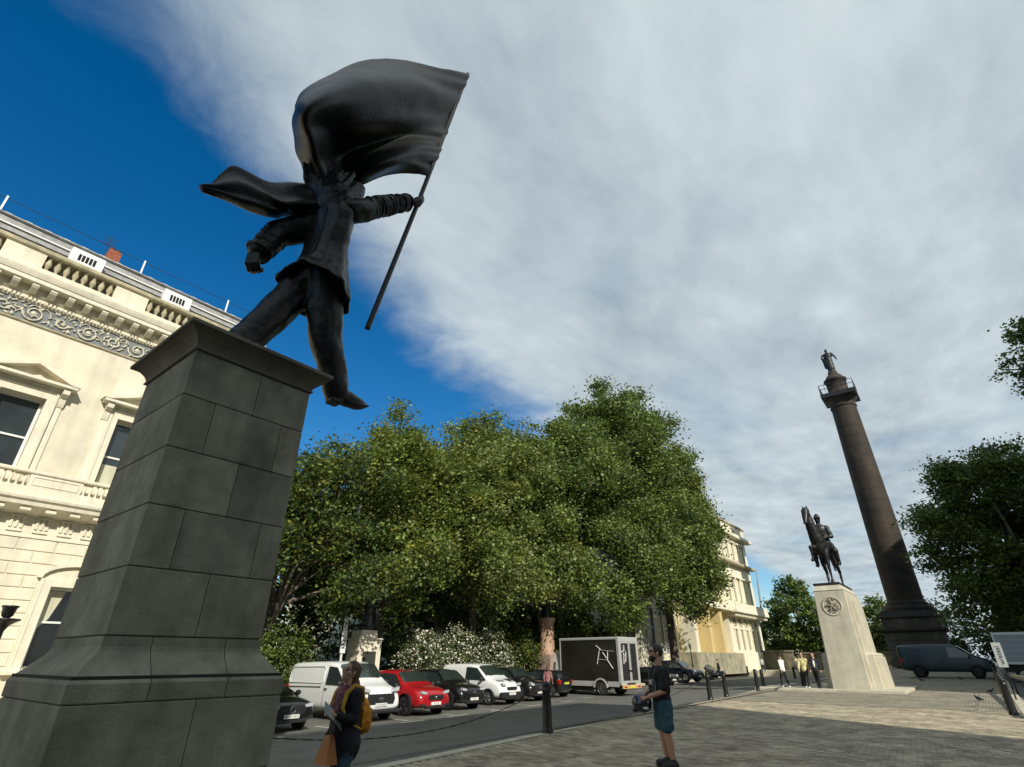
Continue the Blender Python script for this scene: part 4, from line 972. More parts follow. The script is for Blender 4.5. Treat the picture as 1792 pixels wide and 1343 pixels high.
# hind legs
b.cap((-0.28, 1.20, 2.30), (-0.34, 0.95, 1.55), 0.30, 0.15); b.cap((-0.34, 0.95, 1.55), (-0.34, 1.42, 1.08), 0.13, 0.10); b.cap((-0.34, 1.42, 1.08), (-0.34, 1.30, 0.40), 0.085, 0.07); b.cap((-0.34, 1.30, 0.40), (-0.34, 1.18, 0.22), 0.08, 0.12)
b.cap((0.30, 1.25, 2.30), (0.36, 1.15, 1.55), 0.30, 0.15); b.cap((0.36, 1.15, 1.55), (0.36, 1.72, 1.10), 0.13, 0.10); b.cap((0.36, 1.72, 1.10), (0.36, 1.72, 0.40), 0.085, 0.07); b.cap((0.36, 1.72, 0.40), (0.36, 1.60, 0.22), 0.08, 0.12)
b.cap((0.03, 1.65, 2.65), (0.06, 2.0, 2.3), 0.12, 0.17); b.cap((0.06, 2.0, 2.3), (0.1, 2.05, 1.25), 0.17, 0.05)
remesh(b.build('horse', bronze2_m, hs_, fix=False), 0.045, 3, 0.05, 0.3)
b = MB()
b.ell((0.02, 0.30, 3.05), (0.50, 0.42, 0.30)); b.cap((0.02, 0.25, 3.15), (0.0, 0.15, 4.05), 0.36, 0.40); b.cap((-0.35, 0.12, 4.12), (0.38, 0.12, 4.12), 0.20, 0.20)
b.cap((0, 0.1, 4.2), (0, 0.06, 4.5), 0.14, 0.13); b.ell((0, 0.04, 4.68), (0.17, 0.20, 0.23)); b.cap((0, 0.04, 4.86), (0, 0.05, 4.98), 0.22, 0.16); b.ell((0, -0.08, 4.84), (0.20, 0.22, 0.04))
b.cap((0.42, 0.12, 4.10), (0.56, 0.10, 3.55), 0.17, 0.14); b.cap((0.56, 0.10, 3.55), (0.18, -0.42, 3.42), 0.13, 0.09); b.cap((-0.42, 0.12, 4.10), (-0.58, -0.1, 3.6), 0.17, 0.14); b.cap((-0.58, -0.1, 3.6), (-0.25, -0.5, 3.42), 0.13, 0.09)
for s_ in (-1, 1):
    b.cap((s_ * 0.30, 0.2, 3.0), (s_ * 0.62, -0.35, 2.55), 0.26, 0.19); b.cap((s_ * 0.62, -0.35, 2.55), (s_ * 0.64, -0.05, 1.80), 0.17, 0.12); b.cap((s_ * 0.64, -0.05, 1.75), (s_ * 0.66, -0.42, 1.72), 0.10, 0.08)
b.cap((0.1, 0.55, 3.3), (0.15, 0.9, 2.8), 0.3, 0.25)
rd_ = remesh(b.build('rider', bronze2_m, hs_, fix=False), 0.04, 2, 0.05, 0.25); rd_.location = (0.10, 0.05, -0.30); rd_.scale = (0.97, 0.97, 0.97)
MB().tube([(-0.29, -1.90, 3.86), (-0.45, -1.2, 3.5), (-0.14, -0.45, 3.08)], 0.02, 6).tube([(-0.27, -1.90, 3.86), (0.2, -1.2, 3.5), (0.24, -0.40, 3.06)], 0.02, 6).build('reins', bronze2_m, hs_)
# ------------------------------------------------------------------ vegetation
def leaf_mesh(name, centers, size, seed, mats, midx=None, flat=0.5):
    r = np.random.default_rng(seed); n = len(centers); c = np.asarray(centers, np.float32)
    nrm = r.normal(size=(n, 3)); nrm[:, 2] = np.abs(nrm[:, 2]) + flat; nrm /= np.linalg.norm(nrm, axis=1)[:, None]
    t = np.cross(nrm, r.normal(size=(n, 3))); t /= np.linalg.norm(t, axis=1)[:, None]; b_ = np.cross(nrm, t)
    s = size * r.uniform(0.6, 1.3, (n, 1)); asp = r.uniform(0.55, 0.9, (n, 1))
    bend = nrm * s * r.uniform(-0.25, 0.25, (n, 1))
    V = np.stack([c - t * s * 0.5, c + b_ * s * 0.5 * asp + bend, c + t * s * 0.5, c - b_ * s * 0.5 * asp + bend * 0.3], 1).reshape(-1, 3).astype(np.float32)
    me = bpy.data.meshes.new(name); me.vertices.add(n * 4); me.vertices.foreach_set('co', V.ravel())
    me.loops.add(n * 4); me.loops.foreach_set('vertex_index', np.arange(n * 4, dtype=np.int32))
    me.polygons.add(n); me.polygons.foreach_set('loop_start', np.arange(0, n * 4, 4, dtype=np.int32))
    for m_ in mats: me.materials.append(m_)
    if midx is None: midx = r.integers(0, len(mats), n)
    me.polygons.foreach_set('material_index', np.asarray(midx, dtype=np.int32))
    me.update(calc_edges=True); return me
def clump_points(lobes, nclump, nleaf, rad, seed, shell=0.62, zmin=None, sub=False, nsub=70):
    r = np.random.default_rng(seed); vol = np.array([l[3] * l[4] + l[4] * l[5] + l[3] * l[5] for l in lobes]); k = r.choice(len(lobes), nclump, p=vol / vol.sum())
    L_ = np.array(lobes)[k]; d_ = r.normal(size=(nclump, 3)); d_ /= np.linalg.norm(d_, axis=1)[:, None]
    q = r.uniform(shell, 1.0, (nclump, 1)) * (1 + 0.10 * r.normal(size=(nclump, 1)))
    cc = L_[:, :3] + d_ * q * L_[:, 3:6]
    if sub:
        # cauliflower structure: small lobes budding from the big ones
        q0 = r.uniform(0.70, 1.0, (nsub, 1)); ks = r.choice(len(lobes), nsub, p=vol / vol.sum()); Ls = np.array(lobes)[ks]
        ds = r.normal(size=(nsub, 3)); ds /= np.linalg.norm(ds, axis=1)[:, None]; ds[:, 2] = ds[:, 2] * 0.9 + 0.1
        sc_ = Ls[:, :3] + ds * q0 * Ls[:, 3:6]; sr = Ls[:, 3:6].mean(1) * r.uniform(0.20, 0.40, nsub)
        k2 = r.choice(nsub, nclump, p=sr ** 2 / (sr ** 2).sum()); d2 = r.normal(size=(nclump, 3)); d2 /= np.linalg.norm(d2, axis=1)[:, None]
        cc = sc_[k2] + d2 * (sr[k2] * r.uniform(0.55, 1.0, nclump))[:, None] * np.array([1, 1, 0.85])
        subtone = k2
    if zmin is not None: cc[:, 2] = np.maximum(cc[:, 2], zmin + r.uniform(0, 1, nclump))
    rr = rad * r.uniform(0.55, 1.35, (nclump, 1, 1))
    off = r.normal(size=(nclump, nleaf, 3)) * rr * np.array([1, 1, 0.62]) * 0.55
    P = cc[:, None, :] + off
    tone = np.repeat(r.integers(0, 100, nclump), nleaf)
    return cc, P.reshape(-1, 3), tone
def make_tree(name, label, group, base, lobes, nclump, nleaf, rad, size, seed, trunk_r, mats, fork=0.35, trunk=True, lean=(0, 0), zmin=None, shell=0.62, cat='tree'):
    t_ = thing(name, label, cat, base, 0, group)
    cc, P, tone = clump_points(lobes, int(nclump * 1.22), nleaf, rad * 0.76, seed, shell, zmin, True, 15 * len(lobes))
    r = np.random.default_rng(seed + 9); j = r.random(len(P)) < 0.25
    tone = tone % len(mats); tone[j] = r.integers(0, len(mats), j.sum())
    me = leaf_mesh('crown', P, size, seed + 1, mats, tone)
    o = bpy.data.objects.new('crown', me); COL.objects.link(o); o.parent = t_
    if trunk:
        rr = random.Random(seed); H_ = max(l[2] + l[5] for l in lobes); fz = H_ * fork; g = MB()
        top = Vector((lean[0], lean[1], fz))
        g.tube([(0, 0, -0.3), (lean[0] * 0.1, lean[1] * 0.1, fz * 0.35), (lean[0] * 0.6, lean[1] * 0.6, fz * 0.75), top], [trunk_r * 1.25, trunk_r, trunk_r * 0.85, trunk_r * 0.72], 12)
        tr_ = g.build('trunk', bark_m, t_)
        tg = [Vector(l[:3]) for l in lobes]
        idx = [rr.randrange(len(cc)) for _ in range(14)]
        for q in tg + [Vector(cc[i]) for i in idx]:
            q = Vector(q); mid = top.lerp(q, 0.5) + Vector((rr.uniform(-.6, .6), rr.uniform(-.6, .6), rr.uniform(0, .9)))
            st_ = top if rr.random() < 0.6 else Vector((lean[0] * 0.6, lean[1] * 0.6, fz * 0.75))
            MB().tube([st_, st_.lerp(mid, 0.5), mid, mid.lerp(q, 0.6) + Vector((rr.uniform(-.3, .3), rr.uniform(-.3, .3), 0.2)), q], [trunk_r * 0.5, trunk_r * 0.38, trunk_r * 0.26, trunk_r * 0.15, 0.03], 7).build('limb', bark_m, t_)
    return t_
PG = 'plane trees in the garden'
# (front, left-most dark tree by the plinth)
make_tree('plane_tree', 'dark olive leaved tree nearest the grey plinth, lowest of the garden trees', PG, (-26, 14.2, -0.35),
    [(0, 0, 8.3, 3.6, 3.3, 3.3), (1.6, 1.5, 9.6, 2.9, 3.0, 2.2), (1.5, -2.2, 7.3, 2.6, 2.6, 2.8), (2.2, 2.5, 6.2, 2.8, 3.0, 2.6), (0.5, -3.2, 9.3, 2.2, 2.0, 1.7)], 620, 62, 1.0, 0.19, 11, 0.24, [leafC, leafD, leafC, leafA])
make_tree('plane_tree', 'green tree with a pointed top just right of the statue shoe', PG, (-27, 21.5, -0.35),
    [(0, 0, 10.5, 4.2, 4.0, 4.4), (1.2, -0.6, 15.0, 1.9, 1.9, 2.7), (1.4, -0.2, 12.6, 2.8, 2.8, 2.4), (2.2, -2.2, 11.0, 3.0, 2.6, 3.2), (2.5, 2.8, 9.0, 3.4, 3.4, 3.6), (1.8, 3.4, 12.6, 2.5, 2.6, 2.4), (2.5, -1, 6.6, 3.2, 3.2, 2.6)], 860, 62, 1.1, 0.21, 12, 0.28, [leafA, leafB, leafA, leafD])
make_tree('plane_tree', 'broad pale green plane tree in the middle of the garden row', PG, (-27, 29.5, -0.35),
    [(0, 0, 13, 5.0, 4.8, 5.2), (2.0, -1.5, 15.6, 3.2, 3.2, 2.6), (4.2, 1.5, 8.0, 3.2, 4.0, 3.0), (4.0, -3.2, 6.8, 2.8, 3.2, 2.6), (2.5, 2.5, 11.5, 4.0, 3.8, 4.4), (3.0, -3.0, 11.0, 3.6, 3.6, 4.0), (2.5, 0.5, 7.5, 3.8, 4.2, 3.0), (1.5, 3.6, 16.5, 3.0, 3.2, 2.6)], 1300, 60, 1.15, 0.23, 13, 0.32, [leafB, leafA, leafB, leafD])
make_tree('plane_tree', 'mid green plane tree behind the box truck cab, with light patches in its crown', PG, (-26.5, 39.5, -0.35),
    [(0, 0, 16, 5.5, 5.2, 6.2), (1.5, -1.5, 18.8, 3.6, 3.6, 2.8), (4.6, 3.0, 8.6, 3.4, 4.2, 3.4), (4.2, -3.2, 8.0, 3.2, 3.8, 3.2), (3.6, 1.0, 5.4, 2.6, 4.0, 1.8), (3.0, 2.5, 13.5, 4.4, 4.4, 5.0), (3.0, -3.0, 13.5, 4.2, 4.0, 5.0), (3.2, 0.5, 8.4, 4.2, 4.6, 3.4), (1.5, 3.6, 20.5, 3.4, 3.2, 2.8)], 1500, 58, 1.25, 0.26, 14, 0.36, [leafA, leafA, leafB, leafC])
make_tree('plane_tree', 'tallest plane tree, its ragged top against the cloud above the box truck', PG, (-26, 51.0, -0.35),
    [(0, 0, 19, 6.0, 6.0, 7.5), (0.5, 0.2, 27.4, 3.3, 3.6, 4.2), (0.0, -5.6, 23.2, 3.2, 3.4, 3.2), (5.0, 2.6, 9.0, 3.4, 4.4, 3.6), (4.4, 6.5, 8.0, 2.8, 3.8, 3.0), (4.6, -3.0, 6.4, 2.8, 3.4, 2.2), (2.8, -3.6, 22.0, 4.2, 4.2, 4.6), (2.5, 4.2, 22.0, 4.0, 4.4, 4.8), (3.6, 0.5, 14.0, 4.6, 5.0, 5.5), (4.0, -3.0, 9.6, 4.2, 4.6, 3.8), (3.5, 4.5, 12.6, 4.4, 4.6, 4.4)], 2000, 58, 1.4, 0.29, 15, 0.42, [leafA, leafC, leafA, leafB])
make_tree('plane_tree', 'rightmost garden plane tree overhanging the cream terrace', PG, (-25.5, 59.5, -0.3),
    [(0, 0, 17, 5.0, 5.0, 6.0), (1.8, -3.0, 22.0, 3.6, 3.8, 3.2), (2.0, 2.0, 18.0, 3.4, 3.8, 4.2), (3.5, -2.0, 12.5, 3.8, 4.0, 4.0), (2.0, 4.0, 13.6, 2.2, 2.6, 3.0), (3.0, 2.0, 9.4, 2.4, 2.6, 2.6)], 1350, 58, 1.35, 0.30, 16, 0.42, [leafA, leafA, leafC, leafD])
make_tree('plane_tree', 'shaded tree set back behind the garden row, seen only low between trunks', PG, (-34, 26.0, -0.35),
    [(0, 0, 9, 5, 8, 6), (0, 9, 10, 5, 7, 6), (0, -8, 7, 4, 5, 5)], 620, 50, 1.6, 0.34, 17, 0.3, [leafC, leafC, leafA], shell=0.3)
# undergrowth and hedge in the shade
def shrub(name, label, boxes, n_, size, seed, mats, group=None, cat='shrub'):
    r = np.random.default_rng(seed); P = []
    x0 = sum(b_[0] for b_ in boxes) / len(boxes); y0 = sum(b_[1] for b_ in boxes) / len(boxes)
    cc, P, tone = clump_points([(b_[0] - x0, b_[1] - y0, b_[2], b_[3], b_[4], b_[5]) for b_ in boxes], n_, 42, 0.42, seed, 0.6)
    t_ = thing(name, label, cat, (x0, y0, -0.35), 0, group)
    P = P[P[:, 2] > 0]; k = np.random.default_rng(seed).integers(0, len(mats), len(P))
    o = bpy.data.objects.new('foliage', leaf_mesh('foliage', P, size, seed, mats, k)); COL.objects.link(o); o.parent = t_
    g = MB(); rr = random.Random(seed)
    for b_ in boxes:
        for q in range(3):
            p = (b_[0] - x0 + rr.uniform(-.3, .3) * b_[3], b_[1] - y0 + rr.uniform(-.5, .5) * b_[4])
            g.tube([(p[0], p[1], 0), (p[0] + 0.1, p[1] + rr.uniform(-.2, .2), b_[2])], [0.05, 0.02], 6)
    g.build('stems', bark_m, t_)
    return t_
shrub('shrub', 'bright green bushy shrub beside the grey plinth behind the black car', [(-25.0, 12.6, 1.5, 1.2, 1.5, 1.7), (-25.6, 14.3, 1.7, 1.2, 1.4, 1.9), (-24.9, 11.2, 1.1, 0.9, 1.0, 1.2)], 190, 0.13, 31, [leafH, leafH, leafB])
shrub('shrub', 'dark green shrub behind the white van', [(-26.0, 15.9, 1.6, 1.2, 1.3, 1.7), (-27.4, 18.0, 1.8, 1.0, 1.2, 1.8)], 150, 0.14, 32, [leafC, leafA, leafH])
shrub('flowering_shrub', 'long flowering hedge covered in cream blossom behind the red car', [(-24.7, 23.0, 1.7, 1.2, 1.6, 1.9), (-24.8, 25.6, 1.9, 1.3, 2.0, 2.0), (-24.8, 28.8, 1.9, 1.3, 2.0, 2.0)], 520, 0.125, 33, [flower_m, flower_m, leafC, leafC, leafC, leafH])
shrub('shrub', 'yellow green hedge end behind the small black hatchback', [(-25.0, 32.4, 1.7, 1.2, 1.7, 1.7), (-25.2, 35.2, 1.5, 1.2, 1.6, 1.6)], 230, 0.14, 34, [leafH, leafD, leafC])
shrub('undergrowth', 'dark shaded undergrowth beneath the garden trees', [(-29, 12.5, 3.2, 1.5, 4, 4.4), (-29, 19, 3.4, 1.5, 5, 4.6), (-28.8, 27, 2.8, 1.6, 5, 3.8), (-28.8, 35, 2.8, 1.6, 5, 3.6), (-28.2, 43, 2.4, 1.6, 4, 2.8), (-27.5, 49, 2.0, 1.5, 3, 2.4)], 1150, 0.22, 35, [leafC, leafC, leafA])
# distant trees beyond the steps
make_tree('distant_tree', 'rounded green tree beyond the stone wall left of the pale pedestal', 'trees beyond the steps', (-26.0, 118, -1), [(0, 0, 9.5, 5.5, 5, 6), (-4, 0, 6, 3.4, 4, 5), (4.6, 0, 6.6, 3.6, 4, 5), (1.0, -1, 13.2, 2.6, 3, 2.5), (-2, 0, 12, 2.5, 3, 2.6)], 360, 40, 1.3, 0.5, 41, 0.4, [leafA, leafH, leafC])
make_tree('distant_tree', 'bright green tree between the pale pedestal and the dark column', 'trees beyond the steps', (-13.5, 118, -1), [(0, 0, 7, 4.6, 4, 4.6), (-3, 0, 4, 3, 3, 3), (1.5, 0, 9.6, 2.6, 3, 2.2)], 240, 40, 1.3, 0.5, 42, 0.4, [leafH, leafA, leafH])
make_tree('distant_tree', 'dark low tree just behind the left edge of the column pedestal', 'trees beyond the steps', (-10.2, 100, 0), [(0, 0, 3.5, 2.6, 3, 3.2)], 120, 40, 1.0, 0.4, 43, 0.2, [leafC, leafD])
# right-hand trees
make_tree('street_tree', 'large dark tree overlapping the right side of the column', 'trees on the right', (4.4, 60, 0.3), [(0, 0, 12.0, 5.5, 5.0, 5.2), (-3.4, 0, 10.2, 3.0, 3.4, 4.4), (-2.4, 0.5, 5.4, 3.2, 3.4, 3.4), (0.5, -0.5, 15.4, 3.2, 3.2, 2.3), (3.5, 0, 13.6, 3.6, 4, 3.6), (1, -1, 5.5, 4, 4, 3.6), (-3.8, 0, 13.0, 1.8, 2.0, 2.0)], 1150, 58, 1.3, 0.28, 51, 0.4, [leafC, leafA, leafA, leafH], fork=0.25)
make_tree('street_tree', 'dark shaded tree low at the right edge above the pale truck', 'trees on the right', (8.5, 68, 0.4), [(0, 0, 7, 6, 5, 6), (-5, 2, 6, 4, 4, 5), (0, 0, 13, 5, 4, 4)], 520, 50, 1.5, 0.36, 52, 0.4, [leafC, leafA], fork=0.25, shell=0.4)
bt = make_tree('street_tree', 'tall tree whose leafy branch tip reaches in at the right edge against the sky', 'trees on the right', (11.5, 47, 0.1),
    [(0.4, 0, 20.2, 4.2, 4.5, 3.2), (-3.3, 0.3, 19.9, 1.6, 1.0, 1.0), (-4.7, 0.5, 19.8, 0.9, 0.7, 0.6), (-2.6, 0.3, 22.8, 1.1, 0.9, 0.45), (3.5, 0, 23.5, 2.6, 3, 2.5)], 640, 42, 0.8, 0.24, 53, 0.4, [leafA, leafA, leafC], fork=0.6, shell=0.3)
make_tree('distant_tree', 'row of dark trees low behind the teal van and pale truck', 'trees beyond the steps', (4, 98, 0), [(-6, 0, 4, 4, 3, 5), (0, 2, 5, 5, 3, 6), (7, 0, 5, 5, 3, 6), (13, 0, 6, 5, 3, 7)], 520, 46, 1.5, 0.42, 61, 0.4, [leafC, leafC], shell=0.2)
make_tree('distant_tree', 'low dark band of trees and bushes behind the long stone wall', 'trees beyond the steps', (-26, 122, -1), [(-8, 0, 3, 6, 3, 4.5), (0, 0, 3, 7, 3, 4.5), (8, 0, 3, 7, 3, 4.5), (16, 0, 3, 6, 3, 4.5)], 620, 46, 1.5, 0.5, 62, 0.3, [leafC, leafC, leafA], shell=0.1)
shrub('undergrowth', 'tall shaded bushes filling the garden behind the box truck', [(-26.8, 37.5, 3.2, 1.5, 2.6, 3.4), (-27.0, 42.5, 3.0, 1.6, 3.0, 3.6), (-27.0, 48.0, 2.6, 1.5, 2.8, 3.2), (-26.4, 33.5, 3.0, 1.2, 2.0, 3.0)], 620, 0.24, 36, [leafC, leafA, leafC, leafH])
# ------------------------------------------------------------------ vehicles (local: nose towards +x)
def paint(name, c, rough=0.25): return mat(name, c, rough, coat=0.8, var=0.04, vscale=2)
tyre_m = mat('tyre rubber', (0.015, 0.015, 0.015), 0.85)
rim_m = mat('alloy rim', (0.35, 0.36, 0.37), 0.3, 0.8)
rimd_m = mat('dark rim', (0.06, 0.06, 0.065), 0.35, 0.6)
trim_m = mat('black plastic trim', (0.018, 0.018, 0.019), 0.5)
cglass_m = mat('car glass', (0.02, 0.028, 0.028), 0.03, spec=0.9, coat=0.5)
lamp_m = mat('clear headlight', (0.62, 0.64, 0.66), 0.12, 0.3, coat=1)
plate_m = mat('white number plate', (0.72, 0.72, 0.68), 0.4)
yplate_m = mat('yellow number plate', (0.62, 0.58, 0.06), 0.4)
chrome_m = mat('chrome', (0.65, 0.66, 0.68), 0.12, 1.0)
red_m = mat('red lamp', (0.35, 0.01, 0.01), 0.2)
ink_m = mat('black print', (0.012, 0.012, 0.014), 0.6)
STN = {
 'suv': [(-2.22, .52, .78, .95, .70, .74, .60), (-2.14, .34, .98, 1.12, .84, .86, .68), (-1.95, .26, 1.02, 1.36, .89, .90, .68), (-1.62, .24, 1.03, 1.56, .90, .92, .68),
         (-.3, .24, 1.0, 1.66, .90, .92, .69), (.42, .24, .99, 1.61, .90, .92, .67), (1.18, .24, .98, 1.05, .90, .92, .80), (1.65, .25, .94, 1.02, .90, .90, .76),
         (2.02, .27, .86, .94, .88, .86, .70), (2.18, .30, .74, .83, .82, .79, .62), (2.25, .36, .60, .68, .72, .70, .52)],
 'hatch': [(-1.98, .50, .75, .92, .62, .66, .54), (-1.90, .32, .92, 1.15, .76, .78, .60), (-1.70, .24, .95, 1.38, .80, .82, .60), (-1.3, .22, .95, 1.47, .82, .84, .62),
           (-.2, .22, .93, 1.50, .82, .85, .62), (.38, .22, .92, 1.44, .82, .85, .60), (1.12, .22, .90, .96, .82, .84, .72), (1.5, .24, .86, .92, .82, .82, .68),
           (1.80, .26, .76, .84, .80, .78, .60), (1.93, .30, .66, .74, .74, .71, .52), (1.98, .36, .55, .62, .64, .62, .44)],
 'van': [(-2.62, .50, 1.05, 1.86, .92, .94, .84), (-2.58, .38, 1.10, 1.93, .96, .98, .86), (-1.2, .32, 1.12, 1.97, .97, .99, .87), (.2, .32, 1.12, 1.98, .97, .99, .87),
         (.85, .32, 1.12, 1.93, .97, .99, .84), (1.72, .32, 1.14, 1.24, .97, .98, .88), (2.2, .33, 1.08, 1.17, .96, .95, .80), (2.48, .35, .96, 1.04, .92, .90, .72), (2.60, .40, .74, .82, .84, .83, .60), (2.64, .46, .56, .64, .74, .72, .48)],
 'smallvan': [(-2.18, .48, 1.0, 1.74, .84, .86, .74), (-2.14, .34, 1.05, 1.80, .88, .90, .76), (-1.0, .28, 1.06, 1.84, .90, .92, .77), (0, .28, 1.06, 1.84, .90, .92, .77),
              (.48, .28, 1.05, 1.79, .90, .92, .74), (1.28, .28, 1.06, 1.14, .90, .91, .80), (1.72, .30, 1.0, 1.10, .89, .88, .74), (2.02, .32, .90, .98, .86, .84, .68), (2.16, .36, .72, .80, .80, .77, .58), (2.21, .42, .56, .62, .70, .68, .46)]}
STN['saloon'] = [(-2.30, .50, .82, .98, .70, .74, .62), (-2.2, .30, .92, 1.05, .84, .86, .72), (-1.65, .24, .96, 1.12, .89, .90, .72), (-1.0, .22, .97, 1.38, .90, .91, .64),
                 (-.3, .22, .95, 1.44, .90, .92, .66), (.35, .22, .94, 1.40, .90, .92, .64), (1.15, .22, .92, .98, .90, .91, .78), (1.7, .24, .88, .95, .90, .89, .74),
                 (2.12, .26, .80, .87, .87, .85, .68), (2.28, .30, .70, .77, .80, .77, .60), (2.34, .36, .58, .65, .70, .68, .50)]
def ringpts(s):
    x, zb, zl, zt, wb, wl, wt = s
    h = [(0, zb), (.8 * wb, zb), (wb, zb + .07), (wb + .012, (zb + zl) * .5), (wl, zl), (wt, zt - .055), (wt - .11, zt - .005), (0, zt + .02)]
    return [(x, y, z) for y, z in h] + [(x, -y, z) for y, z in h[-2:0:-1]]
def wheel(parent, x, y, r, w, rim=rim_m):
    s_ = 1 if y > 0 else -1
    t_ = MB().lathe([(r * .62, -w / 2), (r * .95, -w / 2), (r, -w / 2 + .03), (r, w / 2 - .03), (r * .95, w / 2), (r * .62, w / 2)], (x, y, r), 22, 'y', cap=False).build('wheel', tyre_m, parent)
    g = MB().lathe([(r * .64, -.006), (r * .64, .006)], (x, y + s_ * (w / 2 - .045), r), 20, 'y')
    g.tube([(x + r * .63 * cos(2 * pi * k / 24), y + s_ * (w / 2 - .012), r + r * .63 * sin(2 * pi * k / 24)) for k in range(25)], .014, 6).lathe([(.05, 0), (.045, .03 * s_)], (x, y + s_ * (w / 2 - .02), r), 10, 'y')
    for k in range(5):
        a = 2 * pi * k / 5 + 0.3
        g.bar((x + .04 * cos(a), y + s_ * (w / 2 - .005), r + .04 * sin(a)), (x + r * .62 * cos(a), y + s_ * (w / 2 - .005), r + r * .62 * sin(a)), .06, .03)
    g.build('rim', rim, t_)
def make_car(kind, label, cat, loc, rz, pm, group='vehicles parked along the place', plate='front', rim=rim_m, cladding=False, lights=True, ptxt='', name='parked_car'):
    c = thing(name, label, cat, loc, rz, group); S = STN[kind]; n = 14
    b = MB(); R = [ringpts(s) for s in S]; vs = [p for r in R for p in r]; fs = []
    for i in range(len(R) - 1):
        for k in range(n): fs.append((i * n + k, i * n + (k + 1) % n, (i + 1) * n + (k + 1) % n, (i + 1) * n + k))
    fs += [tuple(range(n)), tuple(range((len(R) - 1) * n, len(R) * n))]
    b.add(vs, fs, True); o = b.build('body', pm, c)
    m = o.modifiers.new('sub', 'SUBSURF'); m.levels = 1; m.render_levels = 2
    # find cabin stations
    ir = max(i for i, s in enumerate(S) if s[3] - s[2] > .35); ic = ir + 1
    first = min(i for i, s in enumerate(S) if s[3] - s[2] > .33)
    A, Bq = S[ir], S[ic]
    def lerp(a, b_, t): return tuple(p + (q - p) * t for p, q in zip(a, b_))
    # windscreen
    a = Vector((A[0], 0, A[3])); q = Vector((Bq[0], 0, Bq[3])); nrm = Vector((a.z - q.z, 0, q.x - a.x)).normalized() * .016
    g = MB(); rows = []
    for t_ in (.07, .5, .93):
        P_ = lerp(A, Bq, t_); w_ = P_[6] - .035; bulge = .03
        rows.append([(P_[0] + nrm.x + (bulge * (1 - (k / 3.) ** 2)) * .6, w_ * k / 3., P_[3] + nrm.z + .012 * (1 - (abs(k) / 3.) ** 2) - (0.035 if abs(k) == 3 else 0)) for k in range(-3, 4)])
    g.grid(rows); g.build('windscreen', cglass_m, c)
    # side windows
    for s_ in (1, -1):
        van_ = kind in ('van', 'smallvan'); idx = list(range(first, ir + 1))
        if van_: segs = [((S[ir - 1][0] + .12) if kind == 'van' else (S[ir - 1][0] - .25), A[0])]
        else:
            xa, xb = S[max(first, 2)][0] + .15, A[0]; xm = (xa + xb) / 2 - .05; segs = [(xa, xm - .03), (xm + .05, xb)]
        def at(x):
            for p, q_ in zip(S, S[1:]):
                if p[0] <= x <= q_[0]: return lerp(p, q_, (x - p[0]) / (q_[0] - p[0]))
        for si, (xa, xb) in enumerate(segs):
            g = MB(); lo = []; hi = []; k_ = 5
            ext = (Bq[0] - .08) if si == len(segs) - 1 else xb
            for j in range(k_ + 1):
                x = xa + (xb - xa) * j / k_; P_ = at(x)
                for (t_, L_) in ((.08, lo), (.86, hi)):
                    y_ = P_[5] + (P_[6] - P_[5]) * t_; z_ = P_[2] + (P_[3] - .055 - P_[2]) * t_
                    L_.append((x, s_ * (y_ + .012), z_))
            if ext > xb:
                P_ = at(ext); lo.append((ext, s_ * (P_[5] - .005 + .012), P_[2] + .03)); hi.append((ext - .02, s_ * (P_[5] - .012 + .012), P_[2] + .05))
            g.grid([lo, hi]); g.build('side_window', cglass_m, c)
    wb_ = {'suv': (-1.35, 1.38, .36), 'hatch': (-1.22, 1.25, .31), 'van': (-1.6, 1.65, .345), 'smallvan': (-1.38, 1.38, .33), 'saloon': (-1.42, 1.42, .33)}[kind]
    W_ = max(s[4] for s in S)
    for x in wb_[:2]:
        for s_ in (1, -1):
            MB().lathe([(wb_[2] * 1.17, -.10), (wb_[2] * 1.18, .012), (wb_[2] * 1.03, .012), (wb_[2] * 1.03, -.10)], (x, s_ * W_, wb_[2] + .02), 24, 'y', cap=False).build('wheel_arch', trim_m, c).scale = (1, 1, 1)
            wheel(c, x, s_ * (W_ - .055), wb_[2], .215, rim)
    # front end
    N_ = S[-1]; F3 = S[-3]; F2 = S[-2]; nx = N_[0]
    zg = (N_[1] + N_[2]) / 2
    pl_ = MB().box(nx - .02, nx + .03, -.26, .26, .0, .11, .005).build('number_plate', plate_m if plate == 'front' else plate_m, c); pl_.location = (0, 0, N_[1] + .02 + (.0 if kind != 'van' else .02))
    text_obj('plate_text', ptxt or 'LB 70', ink_m, pl_, (nx + .031, 0, .055), (pi / 2, 0, pi / 2), .10, .001)
    if plate == 'rear' or True:
        r_ = MB().box(S[0][0] - .03, S[0][0] + .02, -.26, .26, .0, .11, .005).build('number_plate', yplate_m, c); r_.location = (0, 0, S[0][1] + .2)
        for s_ in (1, -1): MB().box(S[1][0] - .05, S[1][0] + .16, *sorted((s_ * (S[1][5] - .16), s_ * (S[1][5] + .004))), S[1][2] - .22, S[1][2] + .02, .02).build('tail_light', red_m, c)
    return c, S, nx
